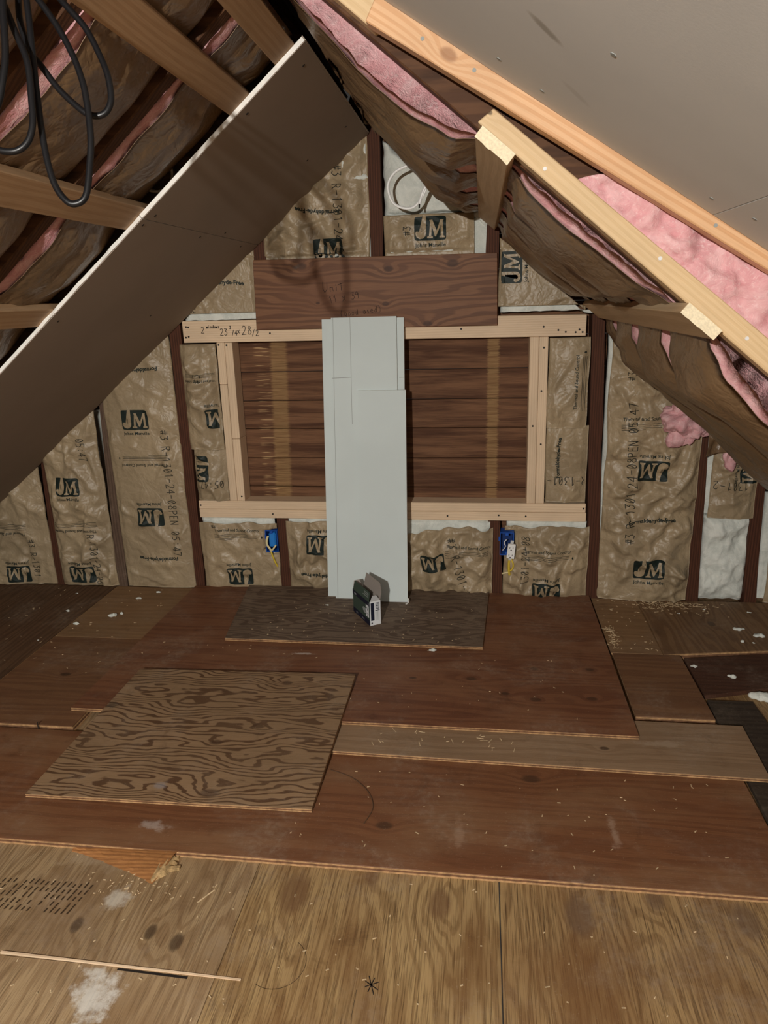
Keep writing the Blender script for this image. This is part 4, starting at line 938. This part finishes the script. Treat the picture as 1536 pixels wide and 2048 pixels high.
bm = bmesh.new(); vv = [bm.verts.new(c0-ax*.06+(e1*math.cos(2*math.pi*k/28)+e2*math.sin(2*math.pi*k/28))*.047) for k in range(28)]; bm.faces.new(vv); r_ = bmesh.ops.extrude_face_region(bm, geom=bm.faces[:]); bmesh.ops.translate(bm, verts=[v for v in r_['geom'] if isinstance(v, bmesh.types.BMVert)], vec=-ax*.004)  # near-black disc set inside the open duct, painting in its inner shade
bm_obj('duct_shade_disc', bm, flat('duct_shade_black', (.01, .008, .006), .8), t)

# ------------------------------------------------------------------ black cord coil
M_cord = flat('black_rubber_cord', (.006, .006, .007), .38, .35)
CA = [(-0.205, -1.995, 1.806), (-0.194, -2.012, 1.749), (-0.187, -2.028, 1.695), (-0.179, -2.047, 1.627), (-0.168, -2.066, 1.56), (-0.155, -2.078, 1.516), (-0.139, -2.083, 1.492), (-0.125, -2.082, 1.486), (-0.11, -2.077, 1.497), (-0.105, -2.063, 1.541), (-0.104, -2.053, 1.575), (-0.109, -2.041, 1.615), (-0.116, -2.032, 1.649), (-0.131, -2.022, 1.687), (-0.156, -2.012, 1.731), (-0.191, -2.004, 1.776), (-0.226, -1.997, 1.800)]
CB = [(-0.227, -2.024, 1.795), (-0.219, -2.034, 1.759), (-0.212, -2.037, 1.745), (-0.198, -2.045, 1.712), (-0.181, -2.055, 1.672), (-0.175, -2.069, 1.622), (-0.173, -2.079, 1.589), (-0.18, -2.087, 1.566), (-0.197, -2.093, 1.555), (-0.224, -2.095, 1.559), (-0.258, -2.094, 1.578), (-0.273, -2.078, 1.638), (-0.26, -2.056, 1.704), (-0.233, -2.037, 1.756), (-0.206, -2.017, 1.802)]
CC = [(-0.225, -1.976, 1.803), (-0.218, -1.996, 1.744), (-0.203, -2.007, 1.702), (-0.185, -2.012, 1.678), (-0.163, -2.017, 1.649), (-0.138, -2.021, 1.625), (-0.12, -2.023, 1.612), (-0.104, -2.021, 1.609), (-0.092, -2.017, 1.616), (-0.087, -2.011, 1.634), (-0.092, -2.003, 1.665), (-0.107, -1.994, 1.699), (-0.125, -1.987, 1.731), (-0.147, -1.983, 1.756), (-0.175, -1.976, 1.785), (-0.205, -1.972, 1.808)]
CD = [(-0.193, -2.041, 1.792), (-0.202, -2.054, 1.753), (-0.2, -2.066, 1.715), (-0.198, -2.077, 1.676), (-0.201, -2.088, 1.643), (-0.208, -2.098, 1.611), (-0.224, -2.108, 1.586), (-0.244, -2.109, 1.593), (-0.252, -2.092, 1.651), (-0.232, -2.068, 1.722), (-0.206, -2.049, 1.773), (-.205, -2.03, 1.800)]
tag(tube('extension_cord', CD+CB+CA+CC, .0046, M_cord, None, 10, 8, origin=(-.2, -2.0, 1.5)), 'coil of black rubber cord hanging from a left slope strip', 'cord')

# ------------------------------------------------------------------ open carton
M_cgreen = flat('carton_green', (.048, .075, .058), .5, .3); M_cnavy = flat('carton_navy', (.010, .012, .03), .5, .3); M_cwhite = flat('carton_white', (.74, .76, .78), .55, .3); M_cgrey = flat('carton_inside_grey', (.33, .29, .26), .8, .1)
ang = math.atan2(.154, -.102)      # long side runs back and left from the near corner
L_, W_, H_ = .172, .050, .108; O = Vector((-.004, -.425, ZT+.0005))
la = Vector((math.cos(ang), math.sin(ang), 0)); wa = Vector((math.cos(ang-math.pi/2), math.sin(ang-math.pi/2), 0)); za = Vector((0, 0, 1))
t = tag(empty('open_carton', O), 'open green and white outlet carton standing in front of the leaning drywall', 'carton')
def cp(l, w, z): return tuple(O+la*l+wa*w+za*z)
def cquad(nm, pts, th, m_, par=t):
    a = [Vector(cp(*p)) for p in pts]; nrm = (a[1]-a[0]).cross(a[2]-a[0]).normalized()*th
    k = len(a); V = [tuple(v) for v in a]+[tuple(v+nrm) for v in a]
    Fc = [tuple(range(k))[::-1], tuple(range(k, 2*k))]+[(i, (i+1) % k, k+(i+1) % k, k+i) for i in range(k)]
    return mobj(nm, V, Fc, m_, par)
e_ = .0008
front = cquad('long_panel', [(0, 0, 0), (L_, 0, 0), (L_, 0, H_), (0, 0, H_)], -e_, M_cgreen)
cquad('long_panel', [(0, W_, 0), (L_, W_, 0), (L_, W_, H_), (0, W_, H_)], -e_, M_cgrey)
endp = cquad('end_panel', [(0, 0, 0), (0, W_, 0), (0, W_, H_), (0, 0, H_)], -e_, M_cwhite); cquad('end_panel', [(L_, 0, 0), (L_, W_, 0), (L_, W_, H_), (L_, 0, H_)], e_, M_cgrey)
cquad('bottom_panel', [(0, 0, 0), (L_, 0, 0), (L_, W_, 0), (0, W_, 0)], e_, M_cgrey)
ff_ = cquad('top_flap', [(.006, 0, H_), (L_-.004, 0, H_), (L_-.004, .010, H_+.036), (.014, .010, H_+.036)], -e_, M_cgreen)
cquad('top_flap', [(.002, W_, H_), (L_, W_, H_), (L_, W_+.018, H_+.060), (.035, W_+.018, H_+.060), (.008, W_+.010, H_+.030)], -e_, M_cgrey)
cquad('end_flap', [(0, .002, H_), (0, W_-.002, H_), (.006, W_-.016, H_+.022), (.006, .016, H_+.022)], -e_, flat('flap_grey', (.42, .42, .42), .7))
cquad('end_flap', [(L_, .002, H_), (L_, W_-.002, H_), (L_+.012, W_-.012, H_+.030), (L_+.012, .012, H_+.030)], -e_, M_cgrey)
d_ = -.0014
for (l0, l1, z0, z1, m_) in [(0, L_, H_-.022, H_-.003, M_cnavy), (0, L_, .0, .024, M_cnavy), (.008, .036, .034, .088, M_cwhite), (.004, .016, H_-.018, H_-.008, M_cwhite), (.135, .155, H_-.018, H_-.010, M_cwhite), (.055, .080, .006, .013, M_cwhite), (.115, .140, .006, .015, M_cwhite),
                          (.040, .066, .062, .064, M_cwhite), (.040, .070, .056, .058, M_cwhite), (.040, .068, .050, .052, M_cwhite), (.040, .062, .044, .046, M_cwhite)]:
    o = cquad('printed_panel', [(l0, d_, z0), (l1, d_, z0), (l1, d_, z1), (l0, d_, z1)], .0003, m_, front)
for (l, z) in [(.016, .074), (.026, .074), (.021, .066), (.016, .048), (.026, .048), (.021, .040)]:
    cquad('printed_slot', [(l-.002, d_-.0004, z-.003), (l+.002, d_-.0004, z-.003), (l+.002, d_-.0004, z+.003), (l-.002, d_-.0004, z+.003)], .0002, M_cnavy, front)
cquad('printed_stripe', [(d_, .004, .022), (d_, .019, .022), (d_, .019, H_-.006), (d_, .004, H_-.006)], .0003, M_cnavy, endp)
for k in range(7):
    z = .072+k*.0042; cquad('barcode_bar', [(d_, .026, z), (d_, .043, z), (d_, .043, z+.0016+.0012*(k % 3 == 0)), (d_, .026, z+.0016+.0012*(k % 3 == 0))], .0003, M_cnavy, endp)
for k in range(4): cquad('printed_text_line', [(d_, .025+k*.005, .020), (d_, .0262+k*.005, .020), (d_, .0262+k*.005, .060), (d_, .025+k*.005, .060)], .0003, M_pencil, endp)
cquad('printed_text_line', [(d_, .024, .064), (d_, .044, .064), (d_, .044, .067), (d_, .024, .067)], .0003, M_cnavy, endp)
cquad('printed_dot', [(d_, .005, .008), (d_, .011, .008), (d_, .011, .014), (d_, .005, .014)], .0003, M_cnavy, endp)
for (z0, ln) in [(.35, .30), (.55, .22), (.72, .26)]:
    cquad('printed_text_line', [(.02, .010*z0-.0014, H_+.036*z0), (.02+L_*ln, .010*z0-.0014, H_+.036*z0), (.02+L_*ln, .010*(z0+.06)-.0014, H_+.036*(z0+.06)), (.02, .010*(z0+.06)-.0014, H_+.036*(z0+.06))], .0003, M_pencil, ff_)

# ------------------------------------------------------------------ floor odds and ends
M_split = wood('split_orange_wood', (.42, .19, .065), (.22, .085, .03), 'xy', freq=60, warp=1.2, ring=.6, fiber=.5, rough=.7)
t = tag(empty('split_wood_block', (-.42, -1.70, FZ)), 'split orange wood wedge sticking out from under the long plywood strip', 'wood')
bm = bmesh.new(); prof = []
N = 26
for i in range(N+1):
    u = i/N; xb = -.610+.262*u; w = .012+.082*u**1.2; hgt = .004+.014*u**.7; row = []
    xo = .018*noise.noise(Vector((7, 0, 0)))
    for j in range(7):
        v = j/6; y = -1.682-w*v+.004*noise.noise(Vector((u*12, v*4, 2))); zz = FZ+hgt*(1-v**2.2)+.002*noise.noise(Vector((u*20, v*9, 5)))
        row.append(bm.verts.new((xb+.03*(1-v)*u+.012*noise.noise(Vector((v*5, 1, u*2)))*u, y, max(FZ, zz) if j < 6 else FZ)))
    for j in (6, 3, 0): row.append(bm.verts.new((row[j].co.x, row[j].co.y, FZ-.0)))
    prof.append(row)
for i in range(N):
    for j in range(len(prof[0])-1): bm.faces.new([prof[i][j], prof[i+1][j], prof[i+1][j+1], prof[i][j+1]])
bm_obj('wedge', bm, M_split, t, False)
M_splend = flat('split_wood_end', (.40, .27, .13), .8, .1, .4, 90)
hexa('broken_end', [(-.352, -1.776, FZ), (-.322, -1.748, FZ), (-.318, -1.690, FZ), (-.345, -1.686, FZ), (-.356, -1.770, FZ+.008), (-.336, -1.745, FZ+.016), (-.330, -1.690, FZ+.017), (-.350, -1.686, FZ+.018)], M_splend, t, .002)
for (x, y, r, l) in [(-.312, -1.728, .3, .030), (-.318, -1.712, -.5, .022), (-.322, -1.700, .9, .026)]:
    c, s = math.cos(r)*l/2, math.sin(r)*l/2
    hexa('splinter', [(x-c, y-s-.005, FZ), (x+c, y+s-.005, FZ), (x+c, y+s+.005, FZ), (x-c, y-s+.005, FZ), (x-c, y-s-.004, FZ+.010), (x+c, y+s-.004, FZ+.008), (x+c, y+s+.004, FZ+.008), (x-c, y-s+.004, FZ+.010)], M_splend, t)
t = tag(empty('twine', (.1, -1.45, ZB)), 'thin curved brown strand lying on the long reddish plywood', 'string')
tube('strand', [(.01, -1.325, ZB+.002), (.08, -1.355, ZB+.0015), (.135, -1.41, ZB+.002), (.160, -1.475, ZB+.002), (.145, -1.54, ZB+.0015)], .0013, flat('brown_strand', (.10, .055, .03), .7), t, 6)
t = tag(empty('bent_nail', (-1.10, -1.195, FZ)), 'small upright nail in the dark floor gap at the left', 'nail')
tube('shank', [(-1.02, -1.194, FZ), (-1.02, -1.196, .012), (-1.016, -1.197, .020)], .0016, M_pen, t, 6, 4)
# ink marks on the subfloor
fz_ = lambda x, y: FZ
def put_floor(nm, VF, x0, y0, rot, mat, z=FZ+.0004, parent=floor):
    c, s = math.cos(math.radians(rot)), math.sin(math.radians(rot)); V, Fc = VF
    return mobj(nm, [(x0+a*c-b*s, y0+a*s+b*c, z) for a, b in V], Fc, mat, parent)
put_floor('marker_mark', stroke_mesh('*', .034, .0022, .06), .228, -2.005, 20, M_pen)
put_floor('pencil_mark', stroke_mesh('/', .05, .0009), .197, -2.06, 20, M_pen)
M_stamp = flat('faded_stamp_ink', (.045, .026, .012), .7)
V, Fc = [], []
for r in range(17):
    for c in range(5):
        if random.random() < .16: continue
        x = -.745+r*.0145+c*.0035; y = -1.885+c*.0195+random.uniform(-.001, .001); l = random.uniform(.010, .018); a = len(V)
        V += [(x, y), (x+.0045, y-.0004), (x+.0045+l*.22, y+l), (x+l*.22, y+l)]; Fc.append((a, a+1, a+2, a+3))
put_floor('ink_stamp', (V, Fc), 0, 0, 0, M_stamp)
floor.children[-1]['kind'] = 'stuff'
V, Fc = [], []
for k in range(60):
    a0 = -2.1+k*.06; 
    if a0 > 1.0: break
    p = (.02+.062*math.cos(a0), -1.955+.062*math.sin(a0)); q = (.02+.0632*math.cos(a0), -1.955+.0632*math.sin(a0)); a = len(V); a1 = a0+.06
    V += [p, q, (.02+.0632*math.cos(a1), -1.955+.0632*math.sin(a1)), (.02+.062*math.cos(a1), -1.955+.062*math.sin(a1))]; Fc.append((a, a+1, a+2, a+3))
put_floor('pencil_arc', (V, Fc), 0, 0, 0, M_stamp)
# insulation tufts
tufts = [(-1.44, -.31, .010, 1.6), (-1.51, -.11, .008, 1.8), (-1.17, -.15, .012, 2.2), (-1.32, -.44, .012, 2.0), (-1.10, -.07, .010, 2.0), (-1.19, -.35, .018, 1.6), (-1.17, -.32, .012, 1.4), (-.86, -.06, .013, 2.0), (-.74, -.04, .010, 2.0), (-1.40, -.60, .006, 1.2),
         (1.50, -.29, .016, 2.4), (1.56, -.35, .018, 2.2), (1.48, -.40, .010, 1.2), (1.52, -.41, .009, 1.2), (1.30, -.15, .008, 1.5), (1.60, -.12, .010, 1.6), (1.42, -.10, .008, 1.5)]
TUFT_LABELS = ['lone round tuft on the dark plank sheet at far left', 'tuft at the foot of the second batt from the left', 'elongated tuft in the middle of the light tan piece', 'tuft at the front left corner of the light tan piece', 'tuft at the wall on the light tan piece', 'largest fluffy tuft on the light tan piece',
 'smaller tuft just behind the largest one on the tan piece', 'tuft at the wall left end of the red sheet', 'tuft at the wall below the batt with the blue box', 'tiny crumb tuft on the dark plank sheet, nearest the camera',
 'flat tuft in the middle of the swirl-grained piece', 'big flat tuft at the right edge of the swirl-grained piece', 'left of two round tufts near the front of the swirl-grained piece', 'right of two round tufts near the front of the swirl-grained piece', 'tiny tuft among the shavings below the wide right batt', 'tuft at the wall below the far right stud', 'tiny tuft below the bare white batt at the wall']
lowz = lambda x, y: ZL if (y > -.52 or x < -.95) else -.006
for i, (x, y, r, el) in enumerate(tufts):
    side = 'left floor sheets' if x < 0 else 'swirl-grained sheet at right'
    o = fluff('insulation_tuft', (x, y, lowz(x, y)+r*.30), (r*el*.62, r*.55, r*.36), M_white, None, r*.5, 60, 3, i, origin=(x, y, lowz(x, y)))
    tag(o, TUFT_LABELS[i], 'insulation scrap', 'white tufts on the %s' % side)
for i, (x, y, z, r, lab) in enumerate([(-.23, -.23, ZT, .008, 'small white tuft on the grey sheet left of the carton'), (.27, -.60, ZR, .012, 'white tuft on the red sheet in front of the grey sheet'), (1.245, -.60, -.006, .014, 'pale tuft at the left end of the dark red board'), (1.36, -.665, -.006, .014, 'pale tuft in the middle of the dark red board')]):
    o = fluff('insulation_tuft', (x, y, z+r*.30), (r*1.2, r*.55, r*.36), M_white, None, r*.5, 60, 3, i+30, origin=(x, y, z)); tag(o, lab, 'insulation scrap')
o = fluff('insulation_tuft', (1.44, -.775, -.016), (.045, .030, .008), M_white, None, .02, 22, 4, 44, origin=(1.44, -.775, FZ)); tag(o, 'larger pale fibreglass scrap between the dark red and dark grey boards', 'insulation scrap')
# wood shavings: far too many to count
M_shav = flat('pale_shavings', (.62, .48, .30), .8, .1, .3, 200)
V, Fc = [], []
def shav(x, y, z, l, w):
    a = random.uniform(0, math.pi); dx, dy = math.cos(a)*l/2, math.sin(a)*l/2; px, py = -math.sin(a)*w/2, math.cos(a)*w/2; i = len(V); zz = z+.0006; h = random.uniform(.0004, .0022)
    V.extend([(x-dx-px, y-dy-py, zz), (x+dx-px, y+dy-py, zz), (x+dx+px, y+dy+py, zz), (x-dx+px, y-dy+py, zz), (x-dx-px, y-dy-py, zz+h), (x+dx-px, y+dy-py, zz+h*.6), (x+dx+px, y+dy+py, zz+h*.6), (x-dx+px, y-dy+py, zz+h)])
    Fc.extend([tuple(i+k for k in f) for f in HEXF])
for _ in range(170):   # pile under the right batt
    shav(random.gauss(1.30, .09), -.03-abs(random.gauss(0, .05)), ZL, random.uniform(.006, .022), random.uniform(.0012, .003))
for _ in range(60): shav(random.gauss(.985, .012), random.uniform(-.50, -.30), ZL, random.uniform(.006, .022), .002)
for _ in range(40): shav(random.uniform(.96, 1.15), random.uniform(-.5, -.02), ZL, random.uniform(.004, .012), .002)
for _ in range(70): shav(random.uniform(-.5, .45), random.uniform(-.55, -.2), ZT, random.uniform(.003, .010), .002)
for _ in range(60): shav(random.uniform(-.9, .9), random.uniform(-1.05, -.6), ZR, random.uniform(.003, .010), .0018)
for _ in range(25): shav(random.uniform(.05, .6), random.uniform(-1.2, -1.12), ZS, random.uniform(.006, .025), .002)
for _ in range(60): shav(random.uniform(-.2, 1.1), random.uniform(-1.66, -1.29), ZB, random.uniform(.003, .010), .002)
for _ in range(90): shav(random.uniform(-.8, 1.05), random.uniform(-2.15, -1.70), FZ, random.uniform(.003, .010), .0022)
for _ in range(50): shav(random.gauss(-.40, .07), random.gauss(-1.79, .02), FZ, random.uniform(.002, .008), .002)
shav(-.20, -1.80, FZ, .05, .003)
for _ in range(60): shav(random.uniform(-1.9, -.98), random.uniform(-.9, -.03), ZL, random.uniform(.003, .012), .002)
o = mobj('wood_shavings', V, Fc, M_shav, None, origin=(0, 0, FZ)); tag(o, 'fine pale wood shavings and crumbs strewn over the floor sheets', 'shavings', kind='stuff')
